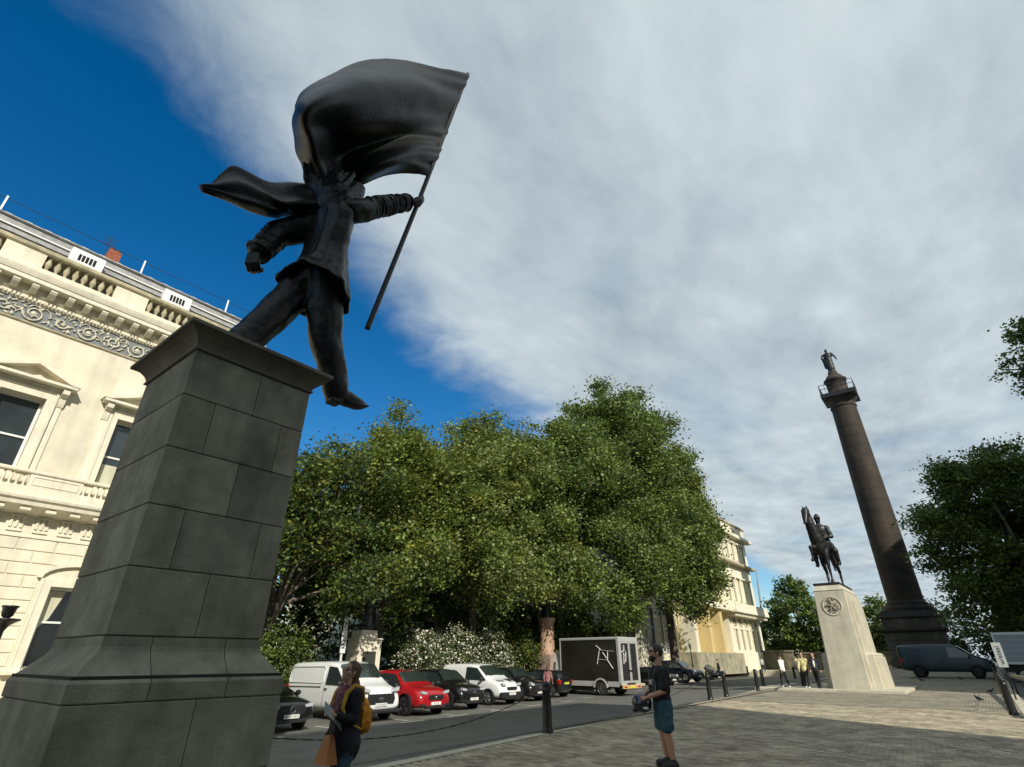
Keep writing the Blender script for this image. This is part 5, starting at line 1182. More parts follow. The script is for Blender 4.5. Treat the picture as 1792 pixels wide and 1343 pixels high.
def front(c, S, kind, grille=(.30, .52, .60), z=.62, m=trim_m, hl=(.16, .10), badge='oval', low=True):
    nx = S[-1][0]; gw, gh0, gh1 = grille
    # grille
    MB().prism([(-gw, gh0), (gw, gh0), (gw + .06, (gh0 + gh1) / 2), (gw, gh1), (-gw, gh1), (-gw - .06, (gh0 + gh1) / 2)], nx - .14, nx + .012, 'x').build('grille', m, c)
    gr = c.children[-1]
    for k in range(3):
        z_ = gh0 + (gh1 - gh0) * (k + .8) / 4.2; MB().box(nx + .008, nx + .02, -gw, gw, z_, z_ + .012).build('grille_bar', rimd_m, gr)
    if badge == 'oval': MB().ell((nx + .02, 0, (gh0 + gh1) / 2), (.015, .11, .05), 16, 8).build('badge', chrome_m, c)
    elif badge == 'ring':
        g = MB(); r_ = .095; g.tube([(nx + .03, r_ * cos(2 * pi * k / 20), (gh0 + gh1) / 2 + r_ * sin(2 * pi * k / 20)) for k in range(21)], .011, 6)
        for k in range(3): a = pi / 2 + 2 * pi * k / 3; g.bar((nx + .03, 0, (gh0 + gh1) / 2), (nx + .03, r_ * cos(a), (gh0 + gh1) / 2 + r_ * sin(a)), .014)
        g.build('badge', chrome_m, c)
    elif badge == 'slash': MB().bar((nx + .022, -.2, gh0 + .02), (nx + .022, .2, gh1 - .02), .03).ell((nx + .028, 0, (gh0 + gh1) / 2), (.012, .05, .05)).build('badge', chrome_m, c)
    elif badge == 'chevrons': MB().bar((nx + .02, -.07, gh1 - .05), (nx + .02, 0, gh1), .025).bar((nx + .02, .07, gh1 - .05), (nx + .02, 0, gh1), .025).build('badge', trim_m, c)
    P_ = S[-2]; x0 = P_[0]
    for s_ in (1, -1):
        y0 = P_[5] - .02
        MB().prism([(s_ * (y0 - .30), z - hl[1] * .3), (s_ * (y0 - .02), z - hl[1] * .1), (s_ * (y0 - .0), z + hl[1]), (s_ * (y0 - .28), z + hl[1] * .45)], x0 - .12, x0 + .03, 'x').build('headlight', lamp_m, c)
        if low: MB().box(nx - .16, nx - .02, *sorted((s_ * .42, s_ * (P_[4] - .02))), .34, .44, .01).build('fog_intake', trim_m, c)
    if low: MB().box(nx - .10, nx + .01, -.55, .55, .255, .35, .02).build('lower_intake', trim_m, c)
    # mirrors
    ir = max(i for i, s in enumerate(S) if s[3] - s[2] > .35); A = S[ir + 1]
    for s_ in (1, -1):
        MB().ell((A[0] - .28, s_ * (A[5] + .11), A[2] + .10), (.07, .11, .085), 10, 7).bar((A[0] - .3, s_ * (A[5] - .03), A[2] + .03), (A[0] - .28, s_ * (A[5] + .1), A[2] + .07), .04).build('mirror', trim_m, c)
    # wipers
    MB().bar((A[0] + .0, -.55, A[3] + .02), (A[0] - .25, -.05, A[3] + .19), .014).bar((A[0], .1, A[3] + .02), (A[0] - .25, .55, A[3] + .17), .014).build('wiper', trim_m, c)
black_p = paint('black car paint', (0.008, 0.008, 0.009)); white_p = paint('white van paint', (0.74, 0.75, 0.73), 0.35)
red_p = paint('red car paint', (0.34, 0.008, 0.012)); dblue_p = paint('dark navy paint', (0.012, 0.015, 0.028)); grey_p = paint('dark grey paint', (0.035, 0.037, 0.04)); teal_p = mat('dark teal van paint', (0.004, 0.026, 0.038), 0.45, coat=0.3)
ZR = -0.45
def L_(x): return x
c, S, nx = make_car('saloon', 'black saloon with a round star badge beside the grey plinth', 'car', (-20.1, 11.1, ZR), 0.0, black_p, ptxt='WF71 NDZ')
front(c, S, 'saloon', (.42, .50, .74), .70, trim_m, badge='ring'); MB().box(nx + .01, nx + .02, -.36, -.14, .60, .62).box(nx + .01, nx + .02, .14, .36, .60, .62).build('chrome_bar', chrome_m, c)
c, S, nx = make_car('van', 'large white panel van with oval black grille behind the woman', 'van', (-20.65, 14.95, ZR), radians(-2), white_p, ptxt='OL70 AGE', name='parked_van')
front(c, S, 'van', (.56, .57, .90), 1.0, trim_m, hl=(.2, .13), low=False)
for s_ in (1, -1):
    g = MB(); zz = ((-2.35, 1.22), (.05, 1.22), (.12, 1.30), (.12, 1.70), (.0, 1.80), (-2.25, 1.78), (-2.42, 1.60), (-2.42, 1.32))
    ya = lambda z: s_ * (.995 - (z - 1.12) * .145)
    g.tube([(x, ya(z) + s_ * .0, z) for x, z in zz + zz[:1]], .014, 6); g.build('side_panel_swage', white_p, c)
    MB().bar((.02, s_ * .995, 1.10), (-2.45, s_ * .985, 1.06), .02).build('side_rail', trim_m, c)
    MB().box(.32, .47, *sorted((s_ * .99, s_ * 1.02)), 1.02, 1.06).build('door_handle', trim_m, c)
    MB().bar((.26, s_ * .992, .5), (.26, s_ * .985, 1.12), .008).bar((1.25, s_ * .992, .6), (1.25, s_ * .985, 1.12), .008).build('door_gap', ink_m, c)
MB().box(2.45, 2.655, -.90, .90, .28, .40, .03).build('lower_bumper', trim_m, c)
c, S, nx = make_car('suv', 'bright red sport utility car between the white van and a black one', 'car', (-20.55, 18.0, ZR), radians(-1), red_p, rim=rimd_m, ptxt='LC 23')
front(c, S, 'suv', (.36, .56, .74), .80, ink_m, badge='slash')
for s_ in (1, -1): MB().box(1.98, 2.14, *sorted((s_ * .50, s_ * .80)), .42, .54, .02).build('bumper_wing', red_p, c)
c, S, nx = make_car('suv', 'black sport utility car between the red car and the small white van', 'car', (-21.2, 21.0, ZR), radians(1), black_p, rim=rimd_m, ptxt='KX 19')
front(c, S, 'suv', (.45, .62, .78), .80, trim_m, badge='oval')
c, S, nx = make_car('smallvan', 'small white van with lettering on its black striped bonnet', 'van', (-21.6, 24.4, ZR), radians(0), white_p, ptxt='EO 21', name='parked_van')
front(c, S, 'smallvan', (.34, .66, .80), .88, trim_m, badge='chevrons')
MB().box(2.05, 2.235, -.84, .84, .30, .58, .04).build('front_bumper', trim_m, c)
tb_ = text_obj('bonnet_lettering', 'Gigi', ink_m, c, (1.78, -.48, 1.075), (radians(12), 0, pi / 2), .28, .004)
MB().prism([(1.42, .02), (2.02, .10), (2.04, .34), (1.42, .42)], 1.10, 1.135, 'z').build('bonnet_stripe', ink_m, c).rotation_euler = (0, radians(0), 0)
c, S, nx = make_car('suv', 'black car with bright headlights parked right of the small white van', 'car', (-22.0, 27.5, ZR), radians(-3), black_p, ptxt='RJ 68')
front(c, S, 'suv', (.42, .56, .76), .80, trim_m, hl=(.2, .14), badge='oval')
c, S, nx = make_car('hatch', 'small black hatchback with its yellow rear plate towards the road beside the truck', 'car', (-22.4, 30.9, ZR), pi + radians(4), black_p, ptxt='YK 18')
front(c, S, 'hatch', (.30, .50, .62), .72, trim_m)
MB().prism([(-1.93, 1.0), (-1.72, 1.33), (-1.70, 1.33), (-1.91, 1.0)], -.5, .5, 'y').build('rear_window', cglass_m, c)
c, S, nx = make_car('saloon', 'black saloon with lit chrome headlight behind the man in shorts', 'car', (-24.0, 50.2, -.42), radians(-8), black_p, ptxt='LS 20')
front(c, S, 'saloon', (.4, .5, .7), .70, trim_m, hl=(.2, .15), badge='ring')
c, S, nx = make_car('suv', 'dark navy people carrier with pale roof bars beyond the black saloon', 'car', (-24.6, 57.5, -.36), radians(-10), dblue_p, ptxt='BF 22')
c.scale = (1.12, 1.08, 1.15)
front(c, S, 'suv', (.42, .52, .72), .80, trim_m, hl=(.2, .15), badge='oval')
c, S, nx = make_car('hatch', 'dark grey hatchback at the far end of the parked row near the terrace', 'car', (-25.4, 66.5, -.25), radians(-12), grey_p, ptxt='GN 17')
front(c, S, 'hatch', (.30, .50, .62), .72, trim_m)
# dark teal van crossing behind the paving
c, S, nx = make_car('van', 'long dark teal van in the shade in front of the column', 'van', (-2.6, 58.6, .33), 0.0, teal_p, group=None, rim=trim_m, ptxt='VN 16', name='van')
c.scale = (1.13, 1.05, 1.18)
front(c, S, 'van', (.50, .60, .86), .98, trim_m)

# box truck, cab towards the garden, doors towards the road
tk = thing('box_truck', 'black sided box truck with grey frame, white spray marks and open backed tail lift', 'truck', (-18.05, 34.8, -.47), 3.053, 'vehicles parked along the place')
alu = mat('aluminium frame', (0.48, 0.48, 0.45), 0.5, 0.2, var=0.12, vscale=4); bpan = mat('black box panel', (0.022, 0.022, 0.017), 0.35, var=0.5, vscale=0.7, coat=0.2); bdoor = mat('black ribbed door', (0.025, 0.026, 0.024), 0.5, var=0.3, vscale=9)
# local: +x = cab direction; box from x=0 (rear) to 4.5, half width 1.05
MB().box(0.06, 4.5, -1.05, 1.05, .78, 3.12).build('box_body', bpan, tk)
for s_ in (1, -1):
    f_ = MB(); y0, y1 = sorted((s_ * 1.05, s_ * 1.085))
    f_.box(0.0, .14, y0, y1, .72, 3.2); f_.box(4.46, 4.52, y0, y1, .72, 3.2); f_.box(.14, 4.46, y0, y1, 3.12, 3.2); f_.box(.14, .95, y0, y1, .52, .80); f_.box(1.95, 4.40, y0, y1, .52, .80)
    f_.build('side_frame', alu, tk)
    g = MB(); pr = [(1.45 + .52 * cos(a), .46 + .52 * sin(a)) for a in [pi * k / 12 for k in range(13)]]; pi_ = [(1.45 + .43 * cos(a), .46 + .43 * sin(a)) for a in [pi * k / 12 for k in range(13)]]
    for k in range(12): g.prism([pi_[k], pr[k], pr[k + 1], pi_[k + 1]], s_ * 1.09 if s_ > 0 else -1.14, s_ * 1.14 if s_ > 0 else -1.09, 'y')
    g.build('wheel_arch', alu, tk)
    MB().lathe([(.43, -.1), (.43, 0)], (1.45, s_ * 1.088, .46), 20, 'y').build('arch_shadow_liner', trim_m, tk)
    wheel(tk, 1.45, s_ * .99, .36, .24); wheel(tk, 5.2, s_ * .92, .36, .24)
    MB().box(2.1, 4.2, *sorted((s_ * .9, s_ * .95)), .25, .50).build('side_guard', trim_m, tk)
tk.scale = (1.06, 1.03, 1.03)
# roof
MB().box(-.02, 4.54, -1.09, 1.09, 3.12, 3.26, .03).build('roof', alu, tk)
# rear frame, doors, lift
g = MB(); g.box(-.03, .058, -1.09, -.96, .62, 3.2); g.box(-.03, .058, .96, 1.09, .62, 3.2); g.box(-.03, .058, -.96, .96, 3.0, 3.2); g.box(-.03, .058, -.96, .96, .62, .74); g.build('rear_frame', alu, tk)
for s_ in (1, -1):
    y0, y1 = sorted((s_ * .02, s_ * .955))
    dd = MB().box(-.015, .055, y0, y1, .75, 2.99).build('rear_door', bdoor, tk)
    MB().box(-.045, -.016, y0, y0 + .09, .75, 2.99).box(-.045, -.016, y1 - .09, y1, .75, 2.99).box(-.045, -.016, y0 + .09, y1 - .09, .75, .84).box(-.045, -.016, y0 + .09, y1 - .09, 2.9, 2.99).build('door_frame', alu, dd)
    for k in range(6): MB().box(-.022, -.016, y0 + .14 + k * .12, y0 + .16 + k * .12, .86, 2.88).build('door_rib', trim_m, dd)
    MB().bar((-.06, s_ * .14, .8), (-.06, s_ * .14, 2.95), .03).build('locking_bar', chrome_m, dd)
MB().box(-.10, -.05, -.2, .2, 1.35, 1.42).build('latch', chrome_m, tk)
MB().box(-.10, .0, -1.0, 1.0, .42, .62, .01).build('tail_lift', mat('yellow and pink lift plate', (0.55, 0.40, 0.10), 0.6, col2=(0.50, 0.30, 0.24), vscale=3), tk)
for s_ in (1, -1): MB().box(-.11, -.101, *sorted((s_ * .62, s_ * .9)), .48, .56).build('tail_light', red_m, tk)
MB().box(-.12, -.101, -.26, .26, .46, .57).build('number_plate', yplate_m, tk)
MB().box(-.05, 4.4, -.45, .45, .40, .72).build('chassis', trim_m, tk)
# sprayed marks: side facing the viewer is +y in local after the half turn
def strokes(name, pl3, segs, w, m, par):
    g = MB()
    for a, b_ in segs: g.bar(pl3(*a), pl3(*b_), w, .012)
    return g.build(name, m, par)
mk = mat('white spray paint', (0.72, 0.72, 0.70), 0.7)
sg = [((-.02, .98), (.30, .72)), ((.30, .72), (1.0, .66)), ((.20, .80), (.0, .02)), ((.66, .70), (.62, .22)), ((.12, .26), (.62, .22)), ((.62, .22), (.90, -.20)), ((.36, .62), (.58, .30))]
strokes('sprayed_mark', lambda a, b_: (1.62 - a * 1.25, 1.058, 1.72 + b_ * 1.10), sg, .085, mk, tk)
sg2 = [((.5, 1.0), (.5, .72)), ((.1, .62), (.55, .74)), ((.55, .74), (.85, .55)), ((.35, .45), (.85, .40)), ((.4, .62), (.36, .0)), ((.75, .6), (.62, .1))]
strokes('sprayed_mark', lambda a, b_: (-.052, .92 - a * .72, 1.75 + b_ * 1.05), sg2, .07, mk, tk)
# cab
b = MB(); CS = [(4.56, .45, 1.35, 2.55, .98, 1.0, .90), (4.75, .40, 1.35, 2.62, .98, 1.0, .88), (5.30, .40, 1.35, 2.45, .98, 1.0, .84), (5.75, .40, 1.32, 2.15, .98, 1.0, .80), (6.35, .40, 1.22, 1.40, .97, .97, .82), (6.65, .42, 1.05, 1.18, .93, .92, .74), (6.8, .50, .80, .90, .84, .82, .6)]
R = [ringpts(s) for s in CS]; vs = [p for r in R for p in r]; fs = []
for i in range(len(R) - 1):
    for k in range(14): fs.append((i * 14 + k, i * 14 + (k + 1) % 14, (i + 1) * 14 + (k + 1) % 14, (i + 1) * 14 + k))
fs += [tuple(range(14)), tuple(range((len(R) - 1) * 14, len(R) * 14))]
o = b.add(vs, fs, True).build('cab', mat('pale grey cab paint', (0.50, 0.52, 0.52), 0.35, coat=0.5), tk); m = o.modifiers.new('sub', 'SUBSURF'); m.levels = 1; m.render_levels = 2
for s_ in (1, -1):
    MB().add([(5.0, s_ * 1.01, 1.42), (6.15, s_ * .995, 1.38), (5.78, s_ * .87, 1.98), (5.0, s_ * .895, 2.08)], [(0, 1, 2, 3)]).build('side_window', cglass_m, tk)
    MB().box(6.0, 6.12, *sorted((s_ * 1.12, s_ * 1.32)), 1.45, 1.85, .03).bar((6.05, s_ * .98, 1.5), (6.06, s_ * 1.15, 1.55), .04).build('mirror', white_m, tk)
    MB().bar((4.95, s_ * 1.0, .7), (4.95, s_ * .995, 1.4), .012).build('door_gap', ink_m, tk)

# pale truck at the right edge
wt = thing('pale_truck', 'pale blue grey panel truck cut by the right edge behind the sign board', 'truck', (3.4, 56.0, .2), 0.0)
MB().box(-2.55, 3.5, -1.1, 1.1, 1.15, 3.05, .04).build('box_body', mat('pale blue grey panel', (0.34, 0.40, 0.42), 0.6, var=0.12, vscale=0.8), wt)
MB().box(-2.62, -2.52, -1.12, 1.12, 1.05, 3.15, .02).box(-2.6, 3.5, -1.13, -1.10, 2.95, 3.12).box(-2.6, 3.5, -1.13, -1.10, 1.08, 1.22).build('frame', white_m, wt)
MB().box(-2.5, 4.6, -.5, .5, .6, 1.1).box(3.6, 5.2, -1.0, 1.0, .5, 2.2, .15).build('chassis_and_cab', trim_m, wt)
for x in (-1.6, 4.3):
    for s_ in (1, -1): wheel(wt, x, s_ * .95, .42, .25)
for k in range(4): MB().box(-2.5, 3.45, -1.112, -1.102, 1.55 + k * .36, 1.565 + k * .36).build('panel_rib', white_m, wt)

# ------------------------------------------------------------------ street furniture
BG = 'black iron bollards along the kerb'
def bollard(label, loc, h=1.08, r=.10, first=[None], group=BG):
    t_ = thing('bollard', label, 'bollard', loc, 0, group); k = h / 1.08; q = r / .10
    MB().lathe([(.125 * q, 0), (.125 * q, .05 * k), (.108 * q, .08 * k), (.104 * q, .12 * k), (.100 * q, .55 * k), (.088 * q, .84 * k), (.100 * q, .86 * k), (.104 * q, .90 * k), (.088 * q, .93 * k), (.08 * q, .98 * k), (.094 * q, 1.0 * k), (.08 * q, 1.05 * k), (.03 * q, 1.08 * k)], (0, 0, 0), 18).build('post', iron_m, t_)
    MB().tube([(.085 * q, -.03, .93 * k), (.13 * q, -.03, .95 * k), (.13 * q, .03, .95 * k), (.085 * q, .03, .93 * k)], .012, 6).build('chain_eye', iron_m, t_)
    return t_
def chain(label, a, b_, sag, links=22, group='chains hung between the bollards'):
    a = Vector(a); b_ = Vector(b_); o = thing('chain', label, 'chain', a.lerp(b_, .5), 0, group)
    g = MB(); n_ = max(8, links)
    for k in range(n_):
        t0 = k / n_; t1 = (k + 1.25) / n_; p0 = a.lerp(b_, t0); p1 = a.lerp(b_, t1); p0 = p0 + Vector((0, 0, -sag * 4 * t0 * (1 - t0))); p1 = p1 + Vector((0, 0, -sag * 4 * t1 * (1 - t1)))
        g.bar(p0, p1, .018 if k % 2 else .009, .009 if k % 2 else .018)
    g.build('links', iron_m, o, world=True, kind='stuff')
bp = [(-8.95, 12.65), (-10.0, 26.6), (-10.25, 29.4), (-10.75, 36.2), (-11.15, 38.8)]
bl_ = ['largest black bollard standing alone at the kerb left of the man in shorts', 'black bollard just right of the man with a chain running left', 'black bollard a little beyond the first one right of the man', 'black bollard at the left end of the pale stone platform', 'farther black bollard beside the left walking person']
for (x, y), l in zip(bp, bl_): bollard(l, (x, y, 0.0 if y < 37 else -.05), 1.10, .115 if y < 20 else .10)
bollard('distant black bollard standing on the road beyond the platform', (-14.2, 59.5, .0), 1.0)
bollard('farthest black bollard in front of the iron railing', (-22.5, 73.0, -.1), 1.0)
bollard('black bollard half hidden behind the walking people', (-9.35, 40.9, .13), 1.1)
chain('long iron chain sagging left from the largest bollard towards the plinth', (-9.05, 12.65, .93), (-8.25, 3.2, .93), .55, 60)
chain('iron chain running left and down from the bollard right of the man', (-10.0, 26.5, .93), (-9.5, 19.5, .25), .10, 60)
chain('short iron chain between the two bollards right of the man', (-10.0, 26.7, .93), (-10.25, 29.3, .93), .2, 24)
for k, y in enumerate([25.8, 28.6, 32.4, 36.6, 41.0, 47.5, 54.0]):
    bollard(['nearest black bollard of the right hand row at the picture edge', 'second black bollard of the right hand row', 'third black bollard of the right hand row', 'fourth black bollard of the right hand row', 'fifth black bollard of the right hand row', 'sixth black bollard of the right hand row', 'last black bollard of the right hand row under the sign board'][k], (.19, y, zp(y)), 1.05, .105, group='black bollards along the right hand kerb')
    if k: chain('iron chain behind the %s bollard of the right hand row' % ['', 'nearest', 'second', 'third', 'fourth', 'fifth', 'sixth'][k], (.2, [25.8, 28.6, 32.4, 36.6, 41.0, 47.5, 54.0][k - 1], .9 + zp(y)), (.2, y, .9 + zp(y)), .15, 20)
# timber barrier rail beyond right kerb
rb = thing('barrier_rail', 'pale timber rail running down to the lower right behind the right hand bollards', 'barrier', (1.2, 30, -.12))
MB().bar((.75, 42.0, .85), (1.4, 24.0, .85), .07, .16).build('rail', mat('weathered timber', (0.30, 0.27, 0.20), 0.8, var=0.3, vscale=5), rb, world=True)
for k in range(4): MB().bar((.78 + .2 * k, 41 - 5.4 * k, -.12), (.78 + .2 * k, 41 - 5.4 * k, .85), .08).build('post', iron_m, rb, world=True)
# narrow sign board with vertical lettering, at the right
sg_ = thing('sign_board', 'tall narrow white board with vertical black lettering in front of the pale truck', 'sign', (.55, 35.2, -.12))
MB().box(.36, .70, 35.18, 35.23, 1.27, 2.28, .006).build('board', mat('dull white board', (0.48, 0.50, 0.48), 0.6), sg_, world=True)
MB().bar((.53, 35.26, -.12), (.53, 35.26, 2.2), .06).build('post', iron_m, sg_, world=True)
text_obj('lettering', 'w/eteal', ink_m, sg_, (-.02, -.024, 1.88), (pi / 2, -pi / 2, 0), .26, .003)
# white parking sign and small garden monument behind the van
ps = thing('parking_sign', 'tall narrow white parking sign plates on a white post above the white van', 'sign', (-23.7, 16.9, -.45))
MB().box(-23.76, -23.70, 16.86, 16.94, -.45, 3.5).build('post', white_m, ps, world=True)
p1_ = MB().box(-23.69, -23.66, 16.79, 17.01, 2.85, 3.42, .005).build('sign_plate', white_m, ps, world=True)
p2_ = MB().box(-23.69, -23.66, 16.76, 17.04, 1.85, 2.83, .005).build('sign_plate', white_m, ps, world=True)
MB().lathe([(.055, 0), (.055, .01)], (-23.658, 16.9, 3.12), 12, 'x').build('dot', ink_m, ps, world=True)
text_obj('lettering', 'P', ink_m, ps, (.045, .0, 2.9), (pi / 2, 0, pi / 2), .26, .003)
for k, q in enumerate((2.05, 2.2, 2.35)): MB().box(-23.658, -23.652, 16.81, 16.98 - .05 * (k % 2), q, q + .05).build('text_line', ink_m, ps, world=True)
gm = thing('garden_monument', 'cream stone pedestal with a dark inset plaque behind the white van', 'monument', (-23.9, 18.7, -.35))
GMX = -23.9
MB().box(GMX - .9, GMX, 17.95, 19.35, -.35, 2.45, .03).build('die', cream2_m, gm, world=True)
MB().box(GMX - .95, GMX + .06, 17.9, 19.4, 2.45, 2.55, .04).frus((GMX - .85, GMX - .02, 18.05, 19.1), 2.55, (GMX - .8, GMX - .05, 18.1, 19.05), 2.9).build('top', cream2_m, gm, world=True)
MB().box(GMX, GMX + .05, 18.17, 18.23, .95, 2.0).box(GMX, GMX + .05, 19.05, 19.11, .95, 2.0).box(GMX, GMX + .05, 18.23, 19.05, 1.94, 2.0).build('plaque_frame', cream2_m, gm, world=True)
MB().box(GMX, GMX + .015, 18.23, 19.05, .95, 1.94).build('plaque', mat('dark bronze plaque', (0.05, 0.055, 0.04), 0.5, var=0.6, vscale=9), gm, world=True)
gs = thing('garden_statue', 'small dark seated bronze figure with pale highlights above the cream pedestal', 'statue', (-24.3, 18.55, 2.9))
b = MB(); bm_ = mat('weathered bronze', (0.085, 0.09, 0.085), 0.35, 0.5, var=0.5, vscale=4)
b.ell((0, 0, .12), (.4, .42, .14)); b.cap((0, .1, .2), (0, .1, 1.0), .34, .26); b.cap((0, .05, 1.1), (0, .0, 1.85), .26, .32); b.cap((-.05, -.32, 1.9), (-.05, .38, 1.9), .15, .15); b.ell((.02, -.02, 2.38), (.15, .16, .2))
b.cap((.05, -.38, 1.85), (.3, -.42, 1.4), .12, .1); b.cap((.3, -.42, 1.4), (.5, -.1, 1.5), .1, .07); b.cap((.05, .42, 1.85), (.2, .5, 1.35), .12, .1); b.cap((.2, .5, 1.35), (.45, .25, 1.3), .1, .07)
b.cap((.1, -.15, 1.05), (.5, -.2, 1.0), .17, .13); b.cap((.5, -.2, 1.0), (.45, -.22, .25), .13, .09); b.cap((.1, .2, 1.05), (.45, .28, .9), .17, .13); b.cap((.45, .28, .9), (.4, .3, .25), .13, .09)
remesh(b.build('figure', bm_, gs, fix=False), .04, 2, .07, .15)
# red granite drum pedestal left of the truck
rg = thing('granite_pedestal', 'pinkish red granite drum pedestal among the trunks left of the box truck', 'pedestal', (-24.3, 34.6, -.35))
MB().box(-25.0, -23.6, 33.9, 35.3, -.35, 1.9, .05).build('base', mat('grey rose stone', (0.34, 0.25, 0.20), 0.7, var=0.3), rg, world=True)
MB().lathe([(.62, 1.9), (.62, 2.05), (.52, 2.2), (.50, 3.9), (.56, 4.0), (.64, 4.1), (.64, 4.25)], (-24.3, 34.6, 0), 26).build('drum', redgranite_m, rg, world=True)
rs = thing('garden_statue', 'dark standing bronze in the shade on the red granite drum', 'statue', (-24.3, 34.6, 4.25))
b = MB(); b.cap((0, 0, .1), (0, 0, 1.3), .34, .28); b.ell((0, 0, 1.7), (.3, .36, .5)); b.ell((0, 0, 2.45), (.16, .16, .22)); b.cap((0, .34, 1.95), (.1, .48, 1.3), .12, .09); b.cap((0, -.34, 1.95), (.3, -.45, 1.5), .12, .09)
remesh(b.build('figure', bronze2_m, rs, fix=False), .045, 2)
# lamp standards
def lamp(label, loc, h, spread=.5, kind='torch'):
    t_ = thing('street_lamp', label, 'street lamp', loc)
    if kind == 'torch':
        MB().lathe([(.20, 0), (.20, .35), (.13, .42), (.11, .9), (.075, 1.0), (.07, h - 1.1), (.10, h - 1.06), (.10, h - .98), (.06, h - .94), (.06, h - .62), (.09, h - .55), (.14, h - .47), (.28, h - .38), (.33, h - .35), (.32, h - .32), (.07, h - .30)], (0, 0, 0), 20).build('post', iron_m, t_)
        MB().lathe([(.07, h - .30), (.13, h - .24), (.16, h - .06), (.19, h - .03), (.19, h), (.02, h + .01)], (0, 0, 0), 16).build('bowl', iron_m, t_)
    else:
        MB().lathe([(.16, 0), (.16, .5), (.10, .6), (.085, 1.4), (.06, 2.0), (.055, h - .8), (.08, h - .75), (.05, h - .7), (.04, h - .5)], (0, 0, 0), 14).build('post', mat('dark green iron', (.02, .03, .022), .5), t_)
        MB().lathe([(.05, h - .5), (.10, h - .45), (.17, h - .05), (.19, h), (.10, h + .12), (.03, h + .2)], (0, 0, 0), 10).build('lantern', mat('lantern glass', (.20, .22, .20), .2), t_)
    return t_
lamp('black iron torch shaped lamp standard in front of the club at the left edge', (-20.0, 3.62, -.40), 3.27)
lamp('tall slim dark green lamp standard in front of the trees behind the garden statue', (-24.6, 17.4, -.45), 9.4, kind='lantern')
lamp('small black lamp post in front of the cream terrace', (-24.3, 61.0, -.4), 3.4, kind='lantern')
# tower crane far off
cr_ = thing('crane', 'thin grey crane jib far away beside the terrace building', 'crane', (-76, 290, 0))
MB().bar((-78, 290, 10), (-76.5, 290, 41.0), .5).bar((-78.8, 290, 10), (-77.0, 290, 36.0), .3).build('jib', mat('pale crane steel', (.35, .38, .4), .6), cr_, world=True)

# ------------------------------------------------------------------ people (local: facing +x, left = +y)
skin_m = mat('skin', (0.52, 0.30, 0.20), 0.55, var=0.15, vscale=9); skin2_m = mat('skin sunned', (0.52, 0.27, 0.18), 0.5, var=0.15, vscale=9)
hair_m = mat('dark hair', (0.025, 0.016, 0.012), 0.6); hair2_m = mat('reddish brown hair', (0.16, 0.08, 0.04), 0.6, col2=(0.04, 0.02, 0.012), vscale=55, vsc3=(1, 1, 0.3), bump=0.6, bscale=140)
denim_m = mat('blue denim', (0.035, 0.075, 0.13), 0.9, var=0.35, vscale=12, bump=0.3, bscale=120); shorts_m = mat('teal blue shorts', (0.03, 0.085, 0.12), 0.9, var=0.3, vscale=14, bump=0.3, bscale=90)
blackc_m = mat('black cotton', (0.012, 0.012, 0.014), 0.9, var=0.3, vscale=8); navy_m = mat('navy coat', (0.010, 0.011, 0.017), 0.85, var=0.4, vscale=9)
shoe_m = mat('dark shoe', (0.02, 0.018, 0.017), 0.6); shade_m = mat('sunglasses', (0.006, 0.006, 0.006), 0.08, spec=0.8)
def hand(parent, wr, fwd, up, s, m, side=1, curl=0.6, name='hand'):
    wr = Vector(wr); fwd = Vector(fwd).normalized(); up = Vector(up); up = (up - fwd * up.dot(fwd)).normalized(); sd = fwd.cross(up) * side; g = MB()
    def W(a, b_, c_): return wr + fwd * a * s + sd * b_ * s + up * c_ * s
    g.cap(W(0, 0, 0), W(.07, 0, 0), .024 * s, .032 * s, 10)
    for i in range(4):
        q = (i - 1.5) * .019; l_ = (.9, 1.0, .95, .78)[i]; c1 = curl; p = W(.075, q, 0); g.cap(W(.04, q, 0), p, .012 * s, .0105 * s, 8)
        a = 0
        for ln in (.042, .028, .022):
            a += c1; p2 = p + (fwd * cos(a) - up * sin(a)) * ln * l_ * s; g.cap(p, p2, .0095 * s, .0085 * s, 8); p = p2
    g.cap(W(.015, -.02, -.005), W(.05, -.045, -.015), .014 * s, .011 * s, 8); g.cap(W(.05, -.045, -.015), W(.075, -.038, -.03), .011 * s, .009 * s, 8)
    return remesh(g.build(name, m, parent, fix=False), .006 * s, 1)
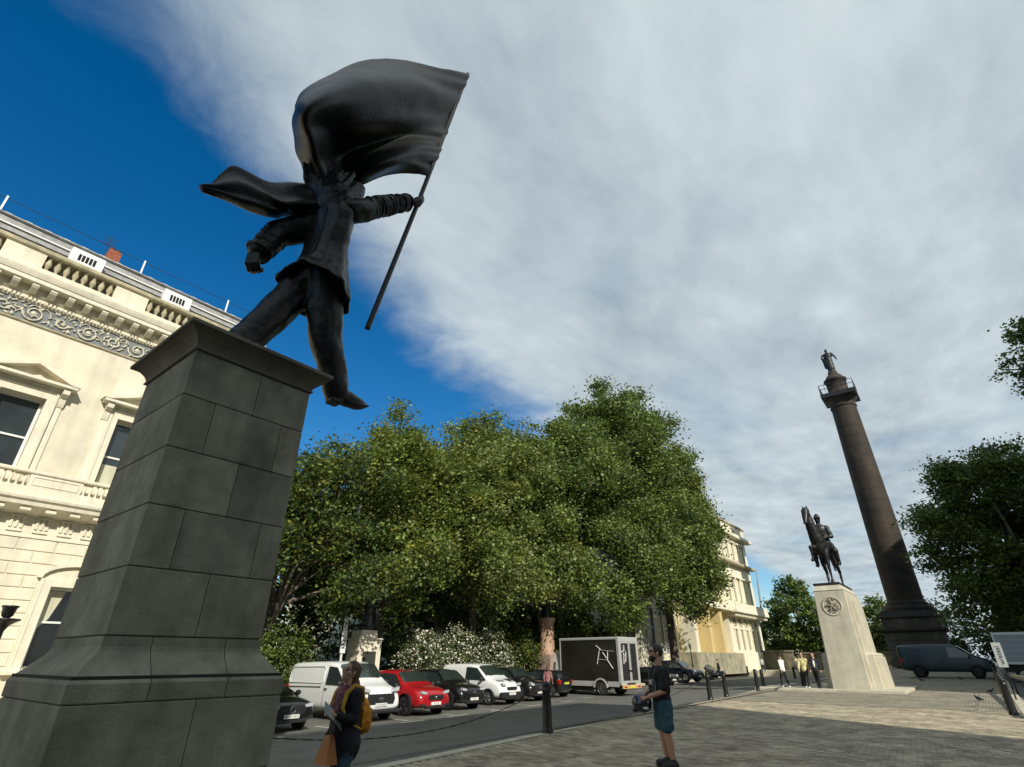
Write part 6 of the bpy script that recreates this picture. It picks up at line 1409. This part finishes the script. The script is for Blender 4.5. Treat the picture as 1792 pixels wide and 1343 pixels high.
def head(t_, c, m, hm, hair='short', tilt=0.0, beard=False, glasses=True, s=1.0, yaw=0.0):
    """c = centre of the skull; built facing +x then tilted"""
    g = MB(); g.ell((0, 0, .02), (.098, .076, .108), 16, 12); g.ell((.035, 0, -.035), (.062, .058, .085), 14, 10); g.cap((.062, 0, -.085), (.055, 0, -.09), .032, .03)
    g.cap((.092, 0, .018), (.112, 0, -.018), .010, .015, 8); g.ell((.103, 0, -.026), (.012, .019, .010)); g.ell((.088, 0, -.056), (.016, .026, .007)); g.ell((.086, 0, -.067), (.015, .022, .007))
    for s_ in (1, -1): g.ell((-.005, s_ * .078, .0), (.018, .008, .032)); g.ell((.078, s_ * .032, .035), (.02, .024, .008)); g.ell((.06, s_ * .045, -.02), (.03, .025, .025))
    g.cap((-.02, 0, -.07), (-.035, 0, -.16), .052, .055)
    o = remesh(g.build('head', m, t_, fix=False), .006, 1); o.location = c; o.rotation_euler = (0, -tilt, yaw); o.scale = (s, s, s)
    h = MB()
    h.ell((-.012, 0, .035), (.103, .085, .108), 16, 12)
    hb = h.v[:]  # carve the face side by pushing it back
    h.v = [(min(p[0], .055 + max(0, p[2] - .06) * .7) if p[2] < .10 else p[0], p[1], p[2] if not (p[2] < -.02 and p[0] > -.03) else -.02) for p in hb]
    if hair == 'bun': h.cap((-.06, 0, .03), (-.075, 0, -.10), .075, .06); h.ell((-.09, 0, .07), (.05, .045, .045)); h.cap((-.05, .05, .0), (-.06, .055, -.14), .035, .025); h.cap((-.05, -.05, .0), (-.06, -.055, -.14), .035, .025)
    elif hair == 'long': h.cap((-.05, 0, .02), (-.07, 0, -.16), .09, .07)
    ho = remesh(h.build('hair', hm, o, fix=False), .008, 1, .012, .02)
    if beard:
        g = MB(); g.ell((.045, 0, -.075), (.058, .062, .045)); g.cap((.06, 0, -.10), (.05, 0, -.11), .04, .035); remesh(g.build('beard', hm, o, fix=False), .008, 1, .01, .02)
    if glasses:
        g = MB()
        for s_ in (1, -1): g.ell((.094, s_ * .036, .015), (.008, .031, .024), 12, 8); g.bar((.088, s_ * .064, .02), (.0, s_ * .080, .02), .007)
        g.bar((.100, -.012, .02), (.100, .012, .02), .008); g.build('sunglasses', shade_m, o)
    for s_ in (1, -1): MB().ell((.082, s_ * .033, .015), (.012, .014, .009), 8, 6).build('eye', mat('eye', (.5, .48, .45), .2), o)
    return o
# man in shorts holding a helmet
mn = thing('person', 'bearded man in sunglasses, black t-shirt and blue shorts holding a dark helmet', 'person', (-4.62, 10.0, 0), radians(222))
mn.scale = (1.08, 1.15, 1.0)
g = MB()
for s_ in (1, -1):
    g.cap((-.01, s_ * .10, .90), (.015, s_ * .12, .50), .092, .062); g.cap((.015, s_ * .12, .50), (-.01, s_ * .125, .36), .058, .06); g.cap((-.01, s_ * .125, .36), (-.03, s_ * .13, .10), .062, .037); g.cap((-.03, s_ * .13, .09), (.06, s_ * .135, .05), .042, .04)
g.ell((0, 0, .96), (.13, .17, .13)); g.ell((.0, 0, 1.18), (.125, .165, .22)); g.cap((-.005, -.14, 1.40), (-.005, .14, 1.40), .085, .085); g.cap((-.01, 0, 1.42), (0, 0, 1.56), .065, .055)
arms = [((.0, .20, 1.40), (.03, .245, 1.12), (.27, .14, 1.02)), ((.0, -.20, 1.40), (.05, -.24, 1.13), (.28, -.10, 1.04))]
for a, b_, c_ in arms: g.cap(a, b_, .056, .046); g.cap(b_, c_, .046, .030)
remesh(g.build('body', skin2_m, mn, fix=False), .014, 3)
hand(mn, (.28, .135, 1.02), (.8, -.55, -.1), (.2, .3, 1), 1.02, skin2_m, 1, .5); hand(mn, (.29, -.095, 1.04), (.8, .5, -.2), (.2, -.3, 1), 1.02, skin2_m, -1, .5)
g = MB(); g.ell((0, 0, 1.16), (.148, .19, .25)); g.cap((-.005, -.155, 1.39), (-.005, .155, 1.39), .098, .098); g.ell((.0, 0, .98), (.145, .185, .10)); g.cap((0, .20, 1.40), (.025, .243, 1.18), .078, .082); g.cap((0, -.20, 1.40), (.04, -.24, 1.18), .078, .082)
g.lathe([(.075, 1.44), (.062, 1.50)], (0, 0, 0), 14)
remesh(g.build('t_shirt', blackc_m, mn, fix=False), .015, 3, .03, .09)
g = MB()
for s_ in (1, -1): g.cap((0, s_ * .09, .90), (.012, s_ * .125, .60), .125, .108); g.lathe([(.105, .53), (.112, .56), (.11, .62)], (.012, s_ * .125, 0), 16)
g.ell((0, 0, .93), (.15, .185, .11)); remesh(g.build('shorts', shorts_m, mn, fix=False), .015, 2, .03, .08)
for s_ in (1, -1):
    g = MB(); g.cap((-.05, s_ * .13, .065), (.11, s_ * .14, .055), .062, .055); g.box(-.09, .15, s_ * .14 - .05, s_ * .14 + .05, 0, .03); g.cap((-.03, s_ * .13, .05), (-.03, s_ * .13, .12), .05, .048); remesh(g.build('shoe', shoe_m, mn, fix=False), .012, 2)
head(mn, (.02, 0, 1.70), skin_m, hair_m, 'short', radians(8), True, s=1.08)
g = MB(); g.tube([(-.13, .12, 1.20), (-.10, .13, 1.48), (.05, .12, 1.49), (.135, .11, 1.36), (.15, .11, 1.12)], .018, 8); g.tube([(-.13, -.12, 1.20), (-.10, -.13, 1.48), (.05, -.12, 1.49), (.135, -.11, 1.36), (.15, -.11, 1.12)], .018, 8); g.build('straps', mat('grey strap', (.05, .055, .06), .8), mn)
g = MB().box(.14, .165, -.07, .07, 1.2, 1.28, .01).box(.12, .15, .06, .12, 1.10, 1.30, .01); g.build('harness', mat('pale harness patch', (.40, .40, .40), .8), mn)
hp = thing('helmet', 'dark rounded crash helmet held at the waist by the man in shorts', 'helmet', (-4.885, 9.76, .93), radians(222))
g = MB(); g.ell((0, 0, 0), (.17, .145, .155), 20, 14); g.cap((.10, 0, -.07), (.13, 0, -.09), .08, .06); remesh(g.build('shell', mat('glossy dark helmet', (.012, .012, .02), .15, coat=1), hp, fix=False), .012, 1)
MB().ell((.055, 0, -.005), (.125, .135, .06), 16, 10).build('visor', shade_m, hp); MB().ell((-.02, .135, -.07), (.05, .012, .02)).build('decal', white_m, hp)

# woman with yellow backpack looking up
WS = .95
wo = thing('person', 'woman in sunglasses, rose scarf and long navy coat looking up, holding a leaflet', 'person', (-5.95, 4.42, 0), radians(268))
wo.scale = (WS, WS, WS)
g = MB()
for s_ in (1, -1):
    kx_ = .05 if s_ > 0 else -.06
    g.cap((0, s_ * .080, .84), (kx_ + .02, s_ * .10, .46), .076, .055); g.cap((kx_ + .02, s_ * .10, .46), (kx_ - .03, s_ * .10, .09), .055, .036); g.cap((kx_ - .03, s_ * .10, .07), (kx_ + .06, s_ * .10, .045), .036, .034)
g.ell((0, 0, .90), (.12, .155, .13)); g.ell((0, 0, 1.12), (.115, .145, .20)); g.cap((0, -.12, 1.31), (0, .12, 1.31), .07, .07); g.cap((0, 0, 1.33), (.005, 0, 1.44), .05, .048)
arms = [((.0, .17, 1.31), (.04, .205, 1.05), (.24, .12, 1.10)), ((.0, -.17, 1.31), (-.02, -.21, 1.04), (.10, -.20, .84))]
for a, b_, c_ in arms: g.cap(a, b_, .045, .038); g.cap(b_, c_, .038, .026)
remesh(g.build('body', skin_m, wo, fix=False), .013, 2)
hand(wo, (.24, .12, 1.10), (.9, -.2, .4), (.1, .9, .4), .92, skin_m, 1, .7); hand(wo, (.10, -.20, .84), (.3, 0, -1), (0, -1, 0), .92, skin_m, 1, .7)
g = MB(); g.ell((0, 0, 1.12), (.15, .18, .25)); g.cap((0, -.13, 1.30), (0, .13, 1.30), .085, .085); g.cap((-.01, 0, 1.0), (-.01, 0, .80), .165, .20); g.cap((-.01, 0, .80), (-.01, 0, .76), .20, .19)
for a, b_, c_ in arms: g.cap(a, b_, .068, .06); g.cap(b_, tuple(Vector(b_).lerp(Vector(c_), .82)), .058, .048)
remesh(g.build('coat', navy_m, wo, fix=False), .014, 2, .035, .08)
g = MB()
for s_ in (1, -1):
    kx_ = .05 if s_ > 0 else -.06
    g.cap((0, s_ * .078, .77), (kx_ + .02, s_ * .10, .46), .106, .084); g.cap((kx_ + .02, s_ * .10, .46), (kx_ - .03, s_ * .10, .12), .074, .062)
remesh(g.build('jeans', denim_m, wo, fix=False), .013, 2, .025, .07)
for s_ in (1, -1):
    kx_ = .05 if s_ > 0 else -.06
    g = MB(); g.cap((kx_ - .05, s_ * .10, .045), (kx_ + .09, s_ * .10, .04), .044, .038); g.box(kx_ - .08, kx_ + .13, s_ * .10 - .04, s_ * .10 + .04, 0, .025); remesh(g.build('shoe', shoe_m, wo, fix=False), .012, 2)
head(wo, (.015, 0, 1.535), skin_m, hair2_m, 'bun', radians(20), False, s=1.0)
g = MB(); r_ = random.Random(2)
for k in range(5): a = k * .11; g.tube([((.095 + .012 * k) * cos(t_) + .01, (.105 + .006 * k) * sin(t_), 1.405 - .028 * k + .02 * sin(3 * t_ + k) - .03 * cos(t_)) for t_ in [2 * pi * j / 16 for j in range(17)]], .022, 8)
g.cap((.13, .03, 1.30), (.17, .05, 1.05), .045, .05); g.cap((.13, -.03, 1.30), (.17, -.04, 1.10), .04, .045)
remesh(g.build('scarf', mat('rose patterned scarf', (.33, .13, .15), .9, col2=(.07, .03, .035), vscale=16), wo, fix=False), .011, 1, .02, .04)
bk = thing('backpack', 'mustard yellow backpack on the back of the woman in the navy coat', 'backpack', (-5.95, 4.42, 0), radians(268))
bk.scale = (WS, WS, WS)
g = MB(); g.ell((-.22, 0, 1.06), (.10, .135, .20), 18, 12); g.ell((-.28, 0, .98), (.06, .11, .11)); g.box(-.29, -.15, -.12, .12, .90, 1.18, .04)
yel = mat('mustard nylon', (.55, .30, .02), .75, var=.35, vscale=9); yel2 = mat('orange nylon', (.62, .24, .012), .75, var=.3, vscale=9)
remesh(g.build('bag', yel2, bk, fix=False), .013, 2, .03, .07)
for s_ in (1, -1):
    g = MB(); g.tube([(-.16, s_ * .10, 1.22), (-.11, s_ * .12, 1.37), (.02, s_ * .125, 1.395), (.11, s_ * .12, 1.32), (.155, s_ * .125, 1.17), (.10, s_ * .17, 1.03), (-.12, s_ * .16, .94)], [.018, .022, .026, .026, .022, .014, .010], 8); g.build('strap', yel, bk)
tb2 = thing('tote_bag', 'orange brown triangular tote bag hanging at the front of the woman', 'bag', (-5.95, 4.42, 0), radians(268))
tb2.scale = (WS, WS, WS)
MB().frus((.17, .24, -.06, .08), .86, (.18, .23, -.03, .05), .90).frus((.14, .29, -.13, .14), .62, (.17, .24, -.05, .07), .865).build('bag', mat('orange leather', (.42, .14, .025), .55, var=.25), tb2)
MB().tube([(.20, .0, .88), (.19, .06, 1.15), (.09, .12, 1.36), (-.02, .10, 1.40), (-.12, -.02, 1.30), (-.15, -.10, 1.1)], .011, 6).build('shoulder_strap', mat('grey webbing', (.16, .14, .13), .8), tb2)
lf = thing('leaflet', 'open pale leaflet held up by the woman in the navy coat', 'leaflet', (-5.95, 4.42, 0), radians(268))
lf.scale = (WS, WS, WS)
MB().add([(.28, .18, 1.05), (.43, .20, 1.14), (.36, .06, 1.25), (.23, .05, 1.16)], [(0, 1, 2, 3)]).build('page', mat('grey printed page', (.28, .30, .32), .5, var=.3, vscale=12), lf).modifiers.new('thick', 'SOLIDIFY').thickness = .006
MB().add([(.28, .18, 1.045), (.23, .05, 1.155), (.16, .15, 1.03), (.21, .24, .95)], [(0, 1, 2, 3)]).build('page', mat('green printed page', (.07, .085, .06), .5, var=.4, vscale=14), lf).modifiers.new('thick', 'SOLIDIFY').thickness = .006

# small distant people
def walker(label, loc, rz, h, top, legs, stride=.22, hm=hair_m, coatl=.0, shoes=white_m, group='people near the pale pedestal', open_front=None):
    t_ = thing('person', label, 'person', loc, rz, group); k = h / 1.75; t_.scale = (k, k, k)
    g = MB()
    for s_ in (1, -1):
        a = stride * s_
        g.cap((0, s_ * .09, .90), (a * .55 + .04, s_ * .10, .48), .09, .06); g.cap((a * .55 + .04, s_ * .10, .48), (a - .02, s_ * .10, .09), .058, .038)
    g.ell((0, 0, .95), (.12, .16, .12)); g.ell((0, 0, 1.15), (.115, .15, .2)); g.cap((0, -.13, 1.38), (0, .13, 1.38), .075, .075); g.cap((0, 0, 1.4), (.01, 0, 1.52), .055, .05)
    for s_ in (1, -1):
        a = -stride * s_; g.cap((0, s_ * .19, 1.38), (a * .4, s_ * .24, 1.10), .048, .04); g.cap((a * .4, s_ * .24, 1.10), (a * .9 + .08, s_ * .22, .86), .038, .026)
        wr = Vector((a * .9 + .08, s_ * .22, .86)); g.cap(wr, wr + Vector((.02, 0, -.05)), .03, .032)
        for f_ in range(4): g.cap(wr + Vector((.01 + (f_ - 1.5) * .018, 0, -.07)), wr + Vector((.015 + (f_ - 1.5) * .018, 0, -.13 + .01 * abs(f_ - 1.3))), .010, .009, 6)
        g.cap(wr + Vector((.04, 0, -.03)), wr + Vector((.06, 0, -.08)), .012, .010, 6)
    remesh(g.build('body', skin_m, t_, fix=False), .018, 2)
    g = MB(); g.ell((0, 0, 1.15), (.14, .18, .25)); g.cap((0, -.14, 1.37), (0, .14, 1.37), .09, .09); g.cap((0, 0, 1.0), (0, 0, .93 - coatl), .15, .165)
    for s_ in (1, -1):
        a = -stride * s_; g.cap((0, s_ * .19, 1.38), (a * .4, s_ * .24, 1.10), .07, .062); g.cap((a * .4, s_ * .24, 1.10), (a * .8 + .06, s_ * .225, .92), .06, .05)
    remesh(g.build('top', top, t_, fix=False), .018, 2, .03, .09)
    g = MB()
    for s_ in (1, -1):
        a = stride * s_; g.cap((0, s_ * .09, .90), (a * .55 + .04, s_ * .10, .48), .105, .075); g.cap((a * .55 + .04, s_ * .10, .48), (a - .02, s_ * .10, .12), .07, .06)
    g.ell((0, 0, .92), (.135, .17, .10)); remesh(g.build('trousers', legs, t_, fix=False), .018, 2, .02, .08)
    for s_ in (1, -1):
        a = stride * s_; MB().cap((a - .05, s_ * .10, .045), (a + .10, s_ * .10, .04), .045, .04).build('shoe', shoes, t_)
    head(t_, (.02, 0, 1.65), skin_m, hm, 'short' if hm is hair_m else 'long', 0, False, False)
    if open_front: remesh(MB().ell((.05, 0, 1.17), (.115, .09, .23)).build('shirt_front', open_front, t_, fix=False), .018, 1)
    return t_
whitec = mat('white cotton', (.70, .69, .65), .85); yelc = mat('pale yellow jumper', (.62, .54, .26), .9, var=.35, vscale=7); darkt = mat('black trousers', (.012, .012, .014), .9); charc = mat('charcoal jacket', (.02, .02, .024), .85); pinkc = mat('dusty pink top', (.28, .12, .12), .85); greyc = mat('grey white top', (.45, .44, .46), .85)
walker('walking person in white top and black trousers, leftmost on the pale platform', (-9.75, 38.3, .13), radians(160), 1.74, whitec, darkt, .16)
walker('person in a pale yellow jumper and black trousers facing the camera', (-8.5, 38.1, .13), radians(-85), 1.82, yelc, darkt, .2)
walker('person in an open dark jacket over a white shirt next to the pale pedestal', (-7.88, 38.05, .13), radians(-95), 1.80, charc, darkt, .18, shoes=shoe_m, open_front=whitec)
walker('distant person in a white top by the iron railing beyond the road', (-23.2, 82.0, .1), radians(150), 1.75, greyc, darkt, .15, group='people near the terrace')
walker('distant person with pale head and dark coat behind the farthest parked car', (-23.4, 66.0, -.2), radians(20), 1.80, charc, darkt, .12, group='people near the terrace')
walker('person in a dusty pink top between the black hatchback and the truck', (-20.6, 29.3, -.42), radians(100), 1.66, pinkc, darkt, .12, hm=hair2_m, group='people near the terrace')

# pigeons on the paving
def pigeon(label, loc, rz):
    t_ = thing('pigeon', label, 'pigeon', loc, rz, 'pigeons on the paving'); pg = mat('pigeon grey', (.04, .042, .048), .6)
    g = MB(); g.ell((0, 0, .12), (.13, .065, .065), 12, 8, Euler((0, radians(-18), 0)).to_matrix()); g.cap((.09, 0, .16), (.12, 0, .22), .04, .028); g.ell((.13, 0, .235), (.032, .026, .026)); g.cap((-.10, 0, .10), (-.22, 0, .07), .035, .022)
    remesh(g.build('body', pg, t_, fix=False), .012, 1)
    MB().lathe([(.008, 0), (.002, .03)], (.155, 0, .23), 6, 'x').build('beak', ink_m, t_)
    for s_ in (1, -1): MB().tube([(.01, s_ * .03, .07), (.01, s_ * .03, .005)], .006, 5).bar((-.02, s_ * .03, .006), (.04, s_ * .03, .006), .01).build('leg', mat('pigeon leg', (.3, .08, .06), .7), t_)
pigeon('nearest dark pigeon walking on the sunny paving at the right', (-.75, 33.0, 0), radians(140))
pigeon('pigeon in the shade beside the right hand bollards', (-.3, 41.2, 0), radians(20))
pigeon('pigeon just right of the pale pedestal in the shaded paving', (-4.1, 52.3, .19), radians(170))
pigeon('farther pigeon in the middle of the shaded paving', (-1.9, 55.4, .25), radians(200))
